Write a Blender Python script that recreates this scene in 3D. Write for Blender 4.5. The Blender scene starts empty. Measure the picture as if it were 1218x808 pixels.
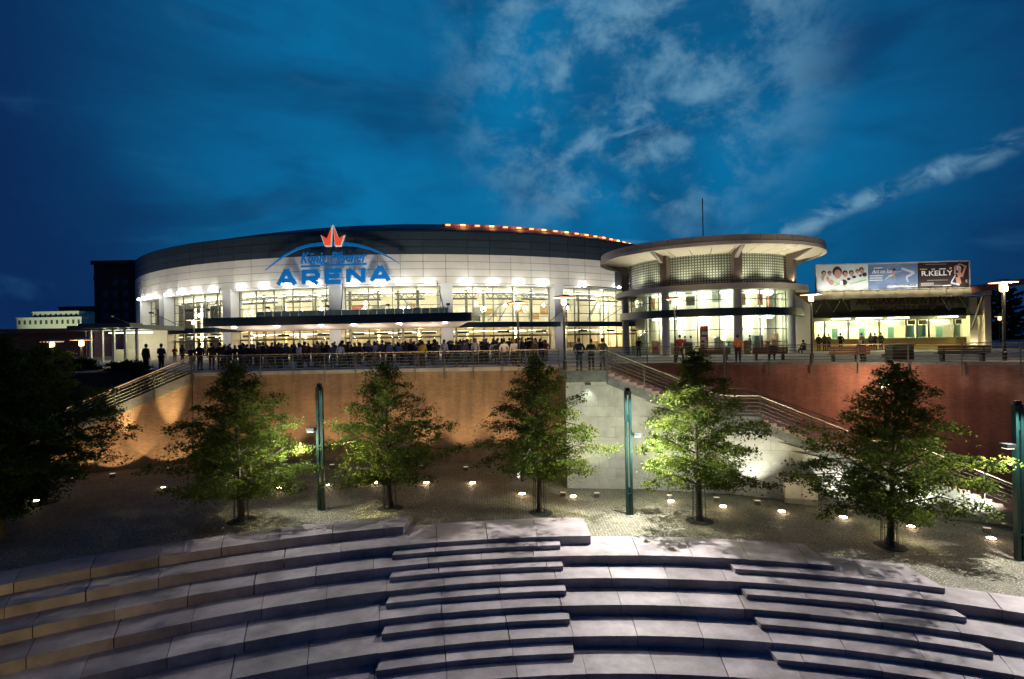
import bpy, math, random
import numpy as np
from mathutils import Matrix, Vector
random.seed(7); rng = np.random.default_rng(7)
sc = bpy.context.scene
col = sc.collection
rad, deg, pi = math.radians, math.degrees, math.pi
sin, cos = math.sin, math.cos

# ------------------------------------------------------------------ camera
CAMZ = 8.0
FPX = 660.0
ROLL = rad(1.05)
cam_d = bpy.data.cameras.new('camera'); cam = bpy.data.objects.new('camera', cam_d); col.objects.link(cam)
cam.location = (0, 0, CAMZ)
cam.matrix_world = Matrix.Translation((0, 0, CAMZ)) @ Matrix.Rotation(rad(90), 4, 'X') @ Matrix.Rotation(-ROLL, 4, 'Z')
cam_d.sensor_width = 36.0; cam_d.lens = 36.0 * FPX / 1218.0
cam_d.clip_start = 0.1; cam_d.clip_end = 5000
sc.camera = cam

# ------------------------------------------------------------------ view
sc.view_settings.view_transform = 'Standard'; sc.view_settings.look = 'None'
sc.view_settings.exposure = 0.0; sc.view_settings.gamma = 1.0
sc.render.engine = 'CYCLES'
sc.cycles.use_denoising = True
sc.cycles.max_bounces = 5; sc.cycles.diffuse_bounces = 2; sc.cycles.glossy_bounces = 2
sc.cycles.transparent_max_bounces = 12; sc.cycles.transmission_bounces = 2
sc.cycles.caustics_reflective = False; sc.cycles.caustics_refractive = False
sc.cycles.sample_clamp_indirect = 4.0

# ------------------------------------------------------------------ pixel helpers (photo measurements -> places in the world)
def uv(px, py):
    u = px - 609.0; v = 404.0 - py; c, s = cos(ROLL), sin(ROLL)
    return u * c + v * s, -u * s + v * c
def on_z(px, py, z):
    u, v = uv(px, py); t = (z - CAMZ) / v
    return Vector((u * t, FPX * t, z))
def at_y(px, py, Y):
    u, v = uv(px, py); t = Y / FPX
    return Vector((u * t, Y, CAMZ + v * t))
CX, CY = 2.15, -10.47                                # common centre of terraces, lights and walls
def on_r(px, py, R, cx=CX, cy=CY, near=False):
    u, v = uv(px, py); a = u * u + FPX * FPX; b = -2 * (u * cx + FPX * cy); c = cx * cx + cy * cy - R * R
    d = max(0.0, b * b - 4 * a * c); t = (-b + (-1 if near else 1) * math.sqrt(d)) / (2 * a)
    X, Y = u * t, FPX * t
    return Vector((X, Y, CAMZ + v * t)), math.atan2(X - cx, Y - cy)
def pol(R, a, z=0.0, cx=CX, cy=CY):
    return Vector((cx + R * sin(a), cy + R * cos(a), z))

# ------------------------------------------------------------------ world: dusk sky
w = bpy.data.worlds.new('World'); sc.world = w; w.use_nodes = True
nt = w.node_tree; nt.nodes.clear()
def N(t, **k):
    n = nt.nodes.new(t)
    for a, b in k.items(): setattr(n, a, b)
    return n
def L(a, b): nt.links.new(a, b)
def dirpx(px, py):
    u, v = uv(px, py); return Vector((u, FPX, v)).normalized()
def wmath(op, a, b=None, clamp=False):
    n = N('ShaderNodeMath', operation=op); n.use_clamp = clamp
    for i, x in enumerate((a, b)):
        if x is None: continue
        if isinstance(x, (int, float)): n.inputs[i].default_value = x
        else: L(x, n.inputs[i])
    return n.outputs[0]
def wrange(x, a, b, c=0.0, d=1.0):
    n = N('ShaderNodeMapRange'); n.interpolation_type = 'SMOOTHSTEP'
    L(x, n.inputs[0])
    for i, q in enumerate((a, b, c, d)): n.inputs[i + 1].default_value = q
    return n.outputs[0]
tc = N('ShaderNodeTexCoord')
def wdot(v):
    n = N('ShaderNodeVectorMath', operation='DOT_PRODUCT'); L(tc.outputs['Generated'], n.inputs[0]); n.inputs[1].default_value = v
    return n.outputs['Value']
def wlobe(px, py, r_in, r_out):
    return wrange(wdot(dirpx(px, py)), cos(rad(r_out)), cos(rad(r_in)))
def wnoise(scale, detail, dist, stretch=(1, 1, 1), off=(0, 0, 0), rough=0.55):
    m = N('ShaderNodeMapping'); L(tc.outputs['Generated'], m.inputs[0]); m.inputs['Scale'].default_value = stretch; m.inputs['Location'].default_value = off
    n = N('ShaderNodeTexNoise'); L(m.outputs[0], n.inputs[0]); n.inputs['Scale'].default_value = scale
    n.inputs['Detail'].default_value = detail; n.inputs['Distortion'].default_value = dist; n.inputs['Roughness'].default_value = rough
    return n.outputs[0]
def wmix(fac, a, b):
    n = N('ShaderNodeMix', data_type='RGBA')
    if isinstance(fac, (int, float)): n.inputs[0].default_value = fac
    else: L(fac, n.inputs[0])
    for i, x in ((6, a), (7, b)):
        if isinstance(x, tuple): n.inputs[i].default_value = (*x, 1)
        else: L(x, n.inputs[i])
    return n.outputs[2]
glow = wlobe(650, 150, 2, 47)
big = wrange(wnoise(2.2, 4, 0.6, (1, 1, 1.6), (3.1, 0, 0)), 0.3, 0.72)
g2 = wmath('MULTIPLY', glow, wmath('ADD', wmath('MULTIPLY', big, 0.55), 0.5), True)
base = wmix(g2, (0.0035, 0.020, 0.088), (0.003, 0.168, 0.385))
dark = wmath('MULTIPLY', wrange(wnoise(2.6, 6, 1.0, (1, 1, 3.0), (8.3, 2, 0)), 0.45, 0.7), 0.5)
base = wmix(dark, base, (0.0035, 0.030, 0.105))
wis = wmath('ADD', wmath('MULTIPLY', wnoise(4.2, 5, 0.35, (1.1, 1, 1.5), (4.6, 1.3, 0.7), 0.5), 0.5), wmath('MULTIPLY', wnoise(12.0, 12, 0.2, (1.0, 1, 1.25), (0.6, 0.3, 0.2), 0.62), 0.5))
wm = wmath('MULTIPLY', wrange(wis, 0.455, 0.62), wlobe(745, 85, 2, 20), True)
wm = wmath('MULTIPLY', wm, 0.62)
# a long streak low on the right
p1, p2 = dirpx(900, 285), dirpx(1180, 178)
nrm = p1.cross(p2).normalized()
band = wrange(wmath('ABSOLUTE', wmath('ADD', wdot(nrm), wmath('MULTIPLY', wmath('SUBTRACT', wnoise(9, 5, 0.3), 0.5), 0.05))), 0.024, 0.001)
st = wmath('MULTIPLY', wmath('MULTIPLY', band, wlobe(1040, 228, 2, 13)), wrange(wnoise(15, 8, 0.5, (1, 1, 1.8), (5, 5, 5)), 0.40, 0.66))
sm = wmath('MULTIPLY', wrange(wnoise(10, 8, 0.7, (1, 1, 2.2), (2.2, 9, 4)), 0.55, 0.78), wlobe(770, 250, 2, 15))
allw = wmath('MAXIMUM', wmath('MAXIMUM', wm, wmath('MULTIPLY', st, 0.7)), wmath('MULTIPLY', sm, 0.6), True)
faint = wmath('MULTIPLY', wrange(wnoise(4.5, 8, 0.8, (1, 1, 3.2), (1.2, 4, 7)), 0.5, 0.85), 0.35)
base = wmix(faint, base, (0.03, 0.16, 0.34))
skyc = wmix(allw, base, (0.20, 0.40, 0.55))
bg = N('ShaderNodeBackground'); L(skyc, bg.inputs[0]); bg.inputs[1].default_value = 1.0
wo = N('ShaderNodeOutputWorld'); L(bg.outputs[0], wo.inputs[0])

# ------------------------------------------------------------------ materials
MATS = {}
def mat(name, c, rough=0.7, metal=0.0, var=0.0, vscale=3.0, bump=0.0, bscale=40.0, emit=None, estr=0.0, objvar=0.0, c2=None, spec=0.5, alpha=None, trans=None):
    m = bpy.data.materials.new(name); m.use_nodes = True; t = m.node_tree; n = t.nodes; l = t.links
    b = n['Principled BSDF']; b.inputs['Base Color'].default_value = (*c, 1); b.inputs['Roughness'].default_value = rough
    b.inputs['Metallic'].default_value = metal; b.inputs['Specular IOR Level'].default_value = spec
    cur = None
    co = n.new('ShaderNodeTexCoord')
    if var > 0 or c2:
        nz = n.new('ShaderNodeTexNoise'); nz.inputs['Scale'].default_value = vscale; nz.inputs['Detail'].default_value = 7; nz.inputs['Roughness'].default_value = 0.65
        g = n.new('ShaderNodeNewGeometry'); l.new(g.outputs['Position'], nz.inputs[0])
        r = n.new('ShaderNodeMapRange'); l.new(nz.outputs[0], r.inputs[0]); r.inputs[1].default_value = 0.3; r.inputs[2].default_value = 0.7
        x = n.new('ShaderNodeMix'); x.data_type = 'RGBA'; l.new(r.outputs[0], x.inputs[0])
        lo = c2 if c2 else tuple(v * (1 - var) for v in c); hi = c if c2 else tuple(min(1, v * (1 + var)) for v in c)
        x.inputs[6].default_value = (*lo, 1); x.inputs[7].default_value = (*hi, 1); cur = x.outputs[2]
    if objvar > 0:
        oi = n.new('ShaderNodeObjectInfo'); r = n.new('ShaderNodeMapRange'); l.new(oi.outputs['Random'], r.inputs[0])
        r.inputs[3].default_value = 1 - objvar; r.inputs[4].default_value = 1 + objvar
        x = n.new('ShaderNodeVectorMath'); x.operation = 'SCALE'
        if cur: l.new(cur, x.inputs[0])
        else: x.inputs[0].default_value = c
        l.new(r.outputs[0], x.inputs['Scale']); cur = x.outputs[0]
    if cur: l.new(cur, b.inputs['Base Color'])
    if bump > 0:
        nz = n.new('ShaderNodeTexNoise'); nz.inputs['Scale'].default_value = bscale; nz.inputs['Detail'].default_value = 5
        g = n.new('ShaderNodeNewGeometry'); l.new(g.outputs['Position'], nz.inputs[0])
        bp = n.new('ShaderNodeBump'); bp.inputs['Strength'].default_value = bump; bp.inputs['Distance'].default_value = 0.02
        l.new(nz.outputs[0], bp.inputs['Height']); l.new(bp.outputs[0], b.inputs['Normal'])
    if emit:
        b.inputs['Emission Color'].default_value = (*emit, 1); b.inputs['Emission Strength'].default_value = estr
    MATS[name] = m
    return m
def glass(name, tint=(0.9, 0.95, 0.95), refl=0.10):
    m = bpy.data.materials.new(name); m.use_nodes = True; t = m.node_tree; n = t.nodes; l = t.links; n.clear()
    tr = n.new('ShaderNodeBsdfTransparent'); tr.inputs[0].default_value = (*tint, 1)
    gl = n.new('ShaderNodeBsdfGlossy'); gl.inputs['Roughness'].default_value = 0.05
    mx = n.new('ShaderNodeMixShader'); mx.inputs[0].default_value = refl
    o = n.new('ShaderNodeOutputMaterial'); l.new(tr.outputs[0], mx.inputs[1]); l.new(gl.outputs[0], mx.inputs[2]); l.new(mx.outputs[0], o.inputs[0])
    MATS[name] = m; return m
def brick_mat(name, c1, c2, mortar, bw, bh, ms, rough=0.85, bump=0.5, blotch=0.35):
    m = bpy.data.materials.new(name); m.use_nodes = True; t = m.node_tree; n = t.nodes; l = t.links
    b = n['Principled BSDF']; b.inputs['Roughness'].default_value = rough
    uvn = n.new('ShaderNodeUVMap')
    br = n.new('ShaderNodeTexBrick'); l.new(uvn.outputs[0], br.inputs['Vector'])
    br.inputs['Color1'].default_value = (*c1, 1); br.inputs['Color2'].default_value = (*c2, 1); br.inputs['Mortar'].default_value = (*mortar, 1)
    br.inputs['Scale'].default_value = 1.0; br.inputs['Brick Width'].default_value = bw; br.inputs['Row Height'].default_value = bh; br.inputs['Mortar Size'].default_value = ms
    nz = n.new('ShaderNodeTexNoise'); nz.inputs['Scale'].default_value = 0.55; nz.inputs['Detail'].default_value = 6; l.new(uvn.outputs[0], nz.inputs[0])
    r = n.new('ShaderNodeMapRange'); l.new(nz.outputs[0], r.inputs[0]); r.inputs[1].default_value = 0.3; r.inputs[2].default_value = 0.7; r.inputs[3].default_value = 1 - blotch; r.inputs[4].default_value = 1.1
    # vertical rain streaks
    mp = n.new('ShaderNodeMapping'); mp.inputs['Scale'].default_value = (2.2, 0.16, 1); l.new(uvn.outputs[0], mp.inputs[0])
    n2 = n.new('ShaderNodeTexNoise'); n2.inputs['Scale'].default_value = 1.0; n2.inputs['Detail'].default_value = 5; l.new(mp.outputs[0], n2.inputs[0])
    r2 = n.new('ShaderNodeMapRange'); l.new(n2.outputs[0], r2.inputs[0]); r2.inputs[1].default_value = 0.35; r2.inputs[2].default_value = 0.6; r2.inputs[3].default_value = 0.74; r2.inputs[4].default_value = 1.0
    mu = n.new('ShaderNodeMath'); mu.operation = 'MULTIPLY'; l.new(r.outputs[0], mu.inputs[0]); l.new(r2.outputs[0], mu.inputs[1])
    vs = n.new('ShaderNodeVectorMath'); vs.operation = 'SCALE'; l.new(br.outputs[0], vs.inputs[0]); l.new(mu.outputs[0], vs.inputs['Scale']); l.new(vs.outputs[0], b.inputs['Base Color'])
    bp = n.new('ShaderNodeBump'); bp.inputs['Strength'].default_value = bump; bp.inputs['Distance'].default_value = 0.01; bp.invert = True
    l.new(br.outputs['Fac'], bp.inputs['Height']); l.new(bp.outputs[0], b.inputs['Normal'])
    MATS[name] = m; return m

granite = mat('granite slab', (0.30, 0.268, 0.272), 0.6, var=0.42, vscale=0.9, bump=0.6, bscale=30, objvar=0.2)
graniteb = mat('granite bed', (0.10, 0.09, 0.09), 0.9)
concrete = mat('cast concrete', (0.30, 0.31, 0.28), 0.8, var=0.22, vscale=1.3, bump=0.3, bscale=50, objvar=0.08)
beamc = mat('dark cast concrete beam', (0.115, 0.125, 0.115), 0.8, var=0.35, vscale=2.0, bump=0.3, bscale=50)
coping = mat('coping concrete', (0.27, 0.27, 0.25), 0.8, var=0.25, vscale=1.0, bump=0.2, bscale=40)
redstep = mat('red stair tread', (0.26, 0.165, 0.145), 0.75, var=0.2, vscale=3)
brick_o = brick_mat('ochre brick', (0.30, 0.19, 0.105), (0.23, 0.135, 0.075), (0.17, 0.13, 0.09), 0.25, 0.083, 0.012)
brick_r = brick_mat('red brick', (0.31, 0.135, 0.095), (0.23, 0.095, 0.068), (0.17, 0.11, 0.09), 0.25, 0.083, 0.012)
brick_d = brick_mat('dark tower brick', (0.035, 0.028, 0.03), (0.05, 0.035, 0.035), (0.03, 0.03, 0.03), 0.5, 0.2, 0.02)
steel = mat('dark green mast paint', (0.006, 0.030, 0.028), 0.35, metal=0.2, var=0.1)
rail_m = mat('weathered steel rail', (0.085, 0.10, 0.09), 0.5, metal=0.5)
handr = mat('bright handrail steel', (0.24, 0.20, 0.16), 0.42, metal=0.7)
darkmetal = mat('dark metal', (0.03, 0.035, 0.035), 0.45, metal=0.4)
whitep = mat('white facade panel', (0.74, 0.69, 0.59), 0.55, var=0.07, vscale=0.5, objvar=0.035)
whitec = mat('white column cladding', (0.74, 0.73, 0.70), 0.5, var=0.04)
slatep = mat('slate blue facade panel', (0.045, 0.065, 0.075), 0.45, metal=0.2, var=0.12, vscale=0.4, objvar=0.10)
jointd = mat('joint backing', (0.05, 0.05, 0.05), 0.9)
roofm = mat('roof membrane', (0.035, 0.04, 0.08), 0.7, var=0.15)
rimm = mat('roof rim brown', (0.22, 0.08, 0.05), 0.6)
mull = mat('grey mullion', (0.22, 0.22, 0.19), 0.5, metal=0.3)
mulld = mat('dark mullion', (0.07, 0.07, 0.06), 0.5, metal=0.3)
tealm = mat('dark teal canopy edge', (0.026, 0.052, 0.062), 0.4, metal=0.2)
soffit = mat('canopy soffit', (0.55, 0.50, 0.46), 0.6)
greeng = mat('pale green glass strip', (0.30, 0.45, 0.42), 0.25)

cream = mat('cream interior wall', (0.78, 0.72, 0.58), 0.8, var=0.15, vscale=0.35)
creamf = mat('interior floor', (0.5, 0.45, 0.36), 0.6)
intw = mat('white interior steelwork', (0.8, 0.8, 0.76), 0.5)
intd = mat('interior dark counter', (0.12, 0.09, 0.06), 0.6)
glz = glass('clear glazing', (0.90, 0.93, 0.90), 0.07)
glzg = glass('greenish glazing', (0.86, 0.93, 0.87), 0.08)
asph = mat('plaza paving', (0.26, 0.245, 0.23), 0.75, var=0.15, vscale=0.4, bump=0.2, bscale=6)
groundm = mat('dark soil', (0.03, 0.035, 0.03), 0.95, var=0.3, vscale=0.2)
rfascia = mat('bronze fascia panel', (0.42, 0.36, 0.28), 0.5, metal=0.2, var=0.1, objvar=0.08)
cremew = mat('cream painted ring', (0.62, 0.56, 0.44), 0.5, var=0.06)
colm = mat('column plaster', (0.62, 0.60, 0.54), 0.55, var=0.05)
cold = mat('dark bronze column', (0.13, 0.10, 0.08), 0.5)
wood = mat('bench wood', (0.09, 0.035, 0.022), 0.6, var=0.3, vscale=6, objvar=0.1)
barkm = mat('tree bark', (0.06, 0.048, 0.036), 0.9, var=0.3, vscale=8, bump=0.6, bscale=25)
boxm = mat('pale utility cabinet paint', (0.62, 0.60, 0.52), 0.5, var=0.06)
boxt = mat('cabinet lid', (0.17, 0.16, 0.13), 0.7, var=0.2)
bluem = mat('sign blue', (0.005, 0.12, 0.36), 0.35, emit=(0.0, 0.14, 0.42), estr=0.45)
redm = mat('sign orange red', (0.75, 0.08, 0.03), 0.4, emit=(1.0, 0.10, 0.03), estr=0.65)
signw = mat('sign white edge', (0.85, 0.85, 0.82), 0.4, emit=(1, 1, 0.95), estr=0.25)
E_w = mat('lamp white', (1, 1, 1), 0.5, emit=(1.0, 0.97, 0.86), estr=60)
E_fl = mat('lamp facade white', (1, 1, 1), 0.5, emit=(0.93, 0.98, 1.0), estr=45)
E_warm = mat('lamp warm', (1, 0.8, 0.5), 0.5, emit=(1.0, 0.56, 0.24), estr=3.6)
E_or = mat('lamp orange', (1, 0.5, 0.2), 0.5, emit=(1.0, 0.36, 0.12), estr=2.6)
E_gl = mat('lamp ground lens', (1, 0.9, 0.7), 0.5, emit=(1.0, 0.78, 0.48), estr=60)
E_int = mat('interior ceiling light', (1, 1, 1), 0.5, emit=(1.0, 0.86, 0.62), estr=5.5)
E_intw = mat('interior cool ceiling light', (1, 1, 1), 0.5, emit=(0.92, 1.0, 0.88), estr=7)
E_tube = mat('fluorescent tube', (1, 1, 1), 0.5, emit=(0.95, 1.0, 0.8), estr=7)
E_disc = mat('lamp disc underside', (1, 0.8, 0.6), 0.5, emit=(1.0, 0.42, 0.20), estr=2.2)

def cobble_mat():
    m = bpy.data.materials.new('cobble paving'); m.use_nodes = True; t = m.node_tree; n = t.nodes; l = t.links
    b = n['Principled BSDF']; b.inputs['Roughness'].default_value = 0.7
    uvn = n.new('ShaderNodeUVMap')
    # segmental arcs: shift the second coordinate by an arc of the first
    sp = n.new('ShaderNodeSeparateXYZ'); l.new(uvn.outputs[0], sp.inputs[0])
    fr = n.new('ShaderNodeMath'); fr.operation = 'PINGPONG'; l.new(sp.outputs[0], fr.inputs[0]); fr.inputs[1].default_value = 0.62
    sq = n.new('ShaderNodeMath'); sq.operation = 'POWER'; l.new(fr.outputs[0], sq.inputs[0]); sq.inputs[1].default_value = 1.8
    ad = n.new('ShaderNodeMath'); ad.operation = 'MULTIPLY_ADD'; l.new(sq.outputs[0], ad.inputs[0]); ad.inputs[1].default_value = 1.0; l.new(sp.outputs[1], ad.inputs[2])
    cb = n.new('ShaderNodeCombineXYZ'); l.new(sp.outputs[0], cb.inputs[0]); l.new(ad.outputs[0], cb.inputs[1])
    mp = n.new('ShaderNodeMapping'); mp.inputs['Scale'].default_value = (7.5, 8.5, 1); l.new(cb.outputs[0], mp.inputs[0])
    vo = n.new('ShaderNodeTexVoronoi'); vo.feature = 'DISTANCE_TO_EDGE'; vo.inputs['Scale'].default_value = 1.0; vo.inputs['Randomness'].default_value = 0.5; l.new(mp.outputs[0], vo.inputs['Vector'])
    vc = n.new('ShaderNodeTexVoronoi'); vc.inputs['Scale'].default_value = 1.0; vc.inputs['Randomness'].default_value = 0.5; l.new(mp.outputs[0], vc.inputs['Vector'])
    r = n.new('ShaderNodeMapRange'); l.new(vo.outputs['Distance'], r.inputs[0]); r.inputs[1].default_value = 0.03; r.inputs[2].default_value = 0.22
    nz = n.new('ShaderNodeTexNoise'); nz.inputs['Scale'].default_value = 0.45; nz.inputs['Detail'].default_value = 7; l.new(uvn.outputs[0], nz.inputs[0])
    st = n.new('ShaderNodeMix'); st.data_type = 'RGBA'; l.new(vc.outputs['Color'], st.inputs[0])
    st.inputs[6].default_value = (0.21, 0.205, 0.155, 1); st.inputs[7].default_value = (0.36, 0.345, 0.26, 1)
    ms = n.new('ShaderNodeMix'); ms.data_type = 'RGBA'; l.new(nz.outputs[0], ms.inputs[0]); ms.inputs[6].default_value = (0.05, 0.065, 0.025, 1); ms.inputs[7].default_value = (0.11, 0.10, 0.06, 1)
    mx = n.new('ShaderNodeMix'); mx.data_type = 'RGBA'; l.new(r.outputs[0], mx.inputs[0]); l.new(ms.outputs[2], mx.inputs[6]); l.new(st.outputs[2], mx.inputs[7])
    r3 = n.new('ShaderNodeMapRange'); l.new(nz.outputs[0], r3.inputs[0]); r3.inputs[1].default_value = 0.3; r3.inputs[2].default_value = 0.7; r3.inputs[3].default_value = 0.6; r3.inputs[4].default_value = 1.1
    vs = n.new('ShaderNodeVectorMath'); vs.operation = 'SCALE'; l.new(mx.outputs[2], vs.inputs[0]); l.new(r3.outputs[0], vs.inputs['Scale']); l.new(vs.outputs[0], b.inputs['Base Color'])
    bp = n.new('ShaderNodeBump'); bp.inputs['Strength'].default_value = 0.9; bp.inputs['Distance'].default_value = 0.02
    l.new(r.outputs[0], bp.inputs['Height']); l.new(bp.outputs[0], b.inputs['Normal'])
    MATS['cobble'] = m; return m
cobble = cobble_mat()
def leaf_mat(name, c, c2):
    m = bpy.data.materials.new(name); m.use_nodes = True; t = m.node_tree; n = t.nodes; l = t.links; n.clear()
    g = n.new('ShaderNodeNewGeometry'); mx = n.new('ShaderNodeMix'); mx.data_type = 'RGBA'; l.new(g.outputs['Random Per Island'], mx.inputs[0])
    mx.inputs[6].default_value = (*c, 1); mx.inputs[7].default_value = (*c2, 1)
    d = n.new('ShaderNodeBsdfDiffuse'); tr = n.new('ShaderNodeBsdfTranslucent'); ms = n.new('ShaderNodeMixShader'); ms.inputs[0].default_value = 0.35
    o = n.new('ShaderNodeOutputMaterial')
    l.new(mx.outputs[2], d.inputs[0]); l.new(mx.outputs[2], tr.inputs[0]); l.new(d.outputs[0], ms.inputs[1]); l.new(tr.outputs[0], ms.inputs[2]); l.new(ms.outputs[0], o.inputs[0])
    MATS[name] = m; return m
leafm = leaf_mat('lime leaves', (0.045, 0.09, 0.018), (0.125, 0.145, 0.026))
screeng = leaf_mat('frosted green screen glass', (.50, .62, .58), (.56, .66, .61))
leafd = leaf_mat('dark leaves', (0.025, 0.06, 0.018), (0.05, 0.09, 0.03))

# ------------------------------------------------------------------ mesh builder
class MB:
    def __init__(s): s.v = []; s.f = []; s.m = []; s.u = []
    def add(s, vs, fs, mi=0, us=None):
        o = len(s.v); s.v += [tuple(p) for p in vs]
        for i, f in enumerate(fs):
            s.f.append(tuple(o + k for k in f)); s.m.append(mi); s.u.append(us[i] if us else None)
        return s
    def box(s, c, size, rz=0, mi=0):
        x, y, z = (d / 2 for d in size); cr, sr = cos(rz), sin(rz)
        vs = [(c[0] + a * x * cr - b * y * sr, c[1] + a * x * sr + b * y * cr, c[2] + e * z) for e in (-1, 1) for a, b in ((-1, -1), (1, -1), (1, 1), (-1, 1))]
        return s.add(vs, [(3, 2, 1, 0), (4, 5, 6, 7), (0, 1, 5, 4), (1, 2, 6, 5), (2, 3, 7, 6), (3, 0, 4, 7)], mi)
    def prism(s, pts, z0, z1, mi=0, uvs=False):
        n = len(pts); vs = [(p[0], p[1], z0) for p in pts] + [(p[0], p[1], z1) for p in pts]
        return s.add(vs, [tuple(range(n - 1, -1, -1)), tuple(range(n, 2 * n))] + [(i, (i + 1) % n, n + (i + 1) % n, n + i) for i in range(n)], mi)
    def ext(s, pts3, d, mi=0):                       # planar polygon of 3-D points swept by vector d
        n = len(pts3); d = Vector(d); vs = [Vector(p) for p in pts3] + [Vector(p) + d for p in pts3]
        return s.add(vs, [tuple(range(n)), tuple(range(2 * n - 1, n - 1, -1))] + [(i, n + i, n + (i + 1) % n, (i + 1) % n) for i in range(n)], mi)
    def tube(s, pts, r, n=6, mi=0, r2=None):
        pts = [Vector(p) for p in pts]; m = len(pts); vs = []
        for i, p in enumerate(pts):
            t = (pts[min(i + 1, m - 1)] - pts[max(i - 1, 0)]).normalized()
            a = t.cross(Vector((0, 0, 1)) if abs(t.z) < 0.95 else Vector((0, 1, 0))).normalized(); b = t.cross(a)
            rr = r if r2 is None else r + (r2 - r) * i / (m - 1)
            vs += [p + rr * (cos(2 * pi * k / n) * a + sin(2 * pi * k / n) * b) for k in range(n)]
        fs = [(i * n + k, i * n + (k + 1) % n, (i + 1) * n + (k + 1) % n, (i + 1) * n + k) for i in range(m - 1) for k in range(n)]
        fs += [tuple(range(n - 1, -1, -1)), tuple(range((m - 1) * n, m * n))]
        return s.add(vs, fs, mi)
    def lathe(s, prof, n=16, c=(0, 0, 0), mi=0):
        vs = [(c[0] + r * cos(2 * pi * k / n), c[1] + r * sin(2 * pi * k / n), c[2] + z) for r, z in prof for k in range(n)]
        m = len(prof)
        fs = [(i * n + k, i * n + (k + 1) % n, (i + 1) * n + (k + 1) % n, (i + 1) * n + k) for i in range(m - 1) for k in range(n)]
        fs += [tuple(range(n - 1, -1, -1)), tuple(range((m - 1) * n, m * n))]
        return s.add(vs, fs, mi)
    def arc(s, r0, r1, a0, a1, z0, z1, n=None, cx=CX, cy=CY, z0b=None, z1b=None, mi=0, fr=None, step=2.5, cap=True):
        # block between radii r0<r1 and angles a0<a1 (radians); z may slope from a0 to a1; radii may be functions of angle
        z0b = z0 if z0b is None else z0b; z1b = z1 if z1b is None else z1b
        n = n or max(1, int(math.ceil(abs(deg(a1 - a0)) / step))); vs = []; fs = []; us = []
        R0 = r0 if callable(r0) else (lambda a: r0); R1 = r1 if callable(r1) else (lambda a: r1)
        for i in range(n + 1):
            t = i / n; a = a0 + (a1 - a0) * t; q0 = z0 + (z0b - z0) * t; q1 = z1 + (z1b - z1) * t
            vs += [pol(R0(a), a, q0, cx, cy), pol(R1(a), a, q0, cx, cy), pol(R1(a), a, q1, cx, cy), pol(R0(a), a, q1, cx, cy)]
        for i in range(n):
            o = 4 * i; p = o + 4; sA = R0(a0) * (a0 + (a1 - a0) * i / n); sB = R0(a0) * (a0 + (a1 - a0) * (i + 1) / n)
            fs += [(o, p, p + 3, o + 3), (o + 3, p + 3, p + 2, o + 2), (o + 2, p + 2, p + 1, o + 1), (o + 1, p + 1, p, o)]
            for q in fs[-4:]:
                us.append([((sA if k < p else sB), (vs[k].z if k % 4 in (0, 3) else vs[k].z + (R1(a0) - R0(a0)))) for k in q])
        if cap:
            fs += [(0, 3, 2, 1), (4 * n, 4 * n + 1, 4 * n + 2, 4 * n + 3)]; us += [[(0, 0)] * 4] * 2
        return s.add(vs, fs, mi, us)
    def build(s, name, m, parent=None, smooth=False):
        me = bpy.data.meshes.new(name); me.from_pydata(s.v, [], s.f)
        for x in (m if isinstance(m, (list, tuple)) else [m]): me.materials.append(x)
        if any(s.m): me.polygons.foreach_set('material_index', s.m)
        if any(u is not None for u in s.u):
            ul = me.uv_layers.new(name='UVMap'); k = 0; flat = []
            for f, u in zip(s.f, s.u):
                for j in range(len(f)): flat += list(u[j]) if u else [0, 0]
            ul.data.foreach_set('uv', flat)
        if smooth: me.polygons.foreach_set('use_smooth', [True] * len(me.polygons))
        me.update()
        return put(name, me, parent)
def put(name, me, parent=None, loc=None, rz=None, scale=None):
    o = bpy.data.objects.new(name, me); col.objects.link(o)
    if loc is not None: o.location = loc
    if rz is not None: o.rotation_euler = (0, 0, rz)
    if scale is not None: o.scale = scale
    if parent is not None:
        o.parent = parent; o.matrix_parent_inverse = W[parent.name].inverted() if parent.name in W else Matrix()
    W[o.name] = o.matrix_basis.copy()
    return o
W = {}
def thing(name, label, cat, loc=(0, 0, 0), group=None, rz=0):
    o = bpy.data.objects.new(name, None); col.objects.link(o); o.location = loc; o.rotation_euler = (0, 0, rz); o.empty_display_size = 0.3
    o['label'] = label; o['category'] = cat
    if group: o['group'] = group
    W[o.name] = o.matrix_basis.copy(); return o
def proto(name, label, cat, group=None): return thing(name, label, cat, (0, 0, 0), group)
def tag(o, label, cat, group=None):
    o['label'] = label; o['category'] = cat
    if group: o['group'] = group
    return o
def struct(o): o['kind'] = 'structure'; return o
def stuff(o): o['kind'] = 'stuff'; return o
def dup(root, loc, rz=0, label=None, scale=None, mats=None):
    r = root.copy(); col.objects.link(r); r.location = loc; r.rotation_euler = (0, 0, rz)
    if scale: r.scale = (scale,) * 3
    if label: r['label'] = label
    for ch in root.children:
        c = ch.copy(); col.objects.link(c); c.parent = r
        for g in ch.children:
            d = g.copy(); col.objects.link(d); d.parent = c
    return r
class Multi:                                          # first placement moves the prototype itself, later ones copy it
    def __init__(s, root): s.r = root; s.used = False
    def place(s, loc, rz=0, label=None, scale=None):
        if not s.used:
            s.used = True; r = s.r; r.location = loc; r.rotation_euler = (0, 0, rz)
            if scale: r.scale = (scale,) * 3
            if label: r['label'] = label
            return r
        return dup(s.r, loc, rz, label, scale)
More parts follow.
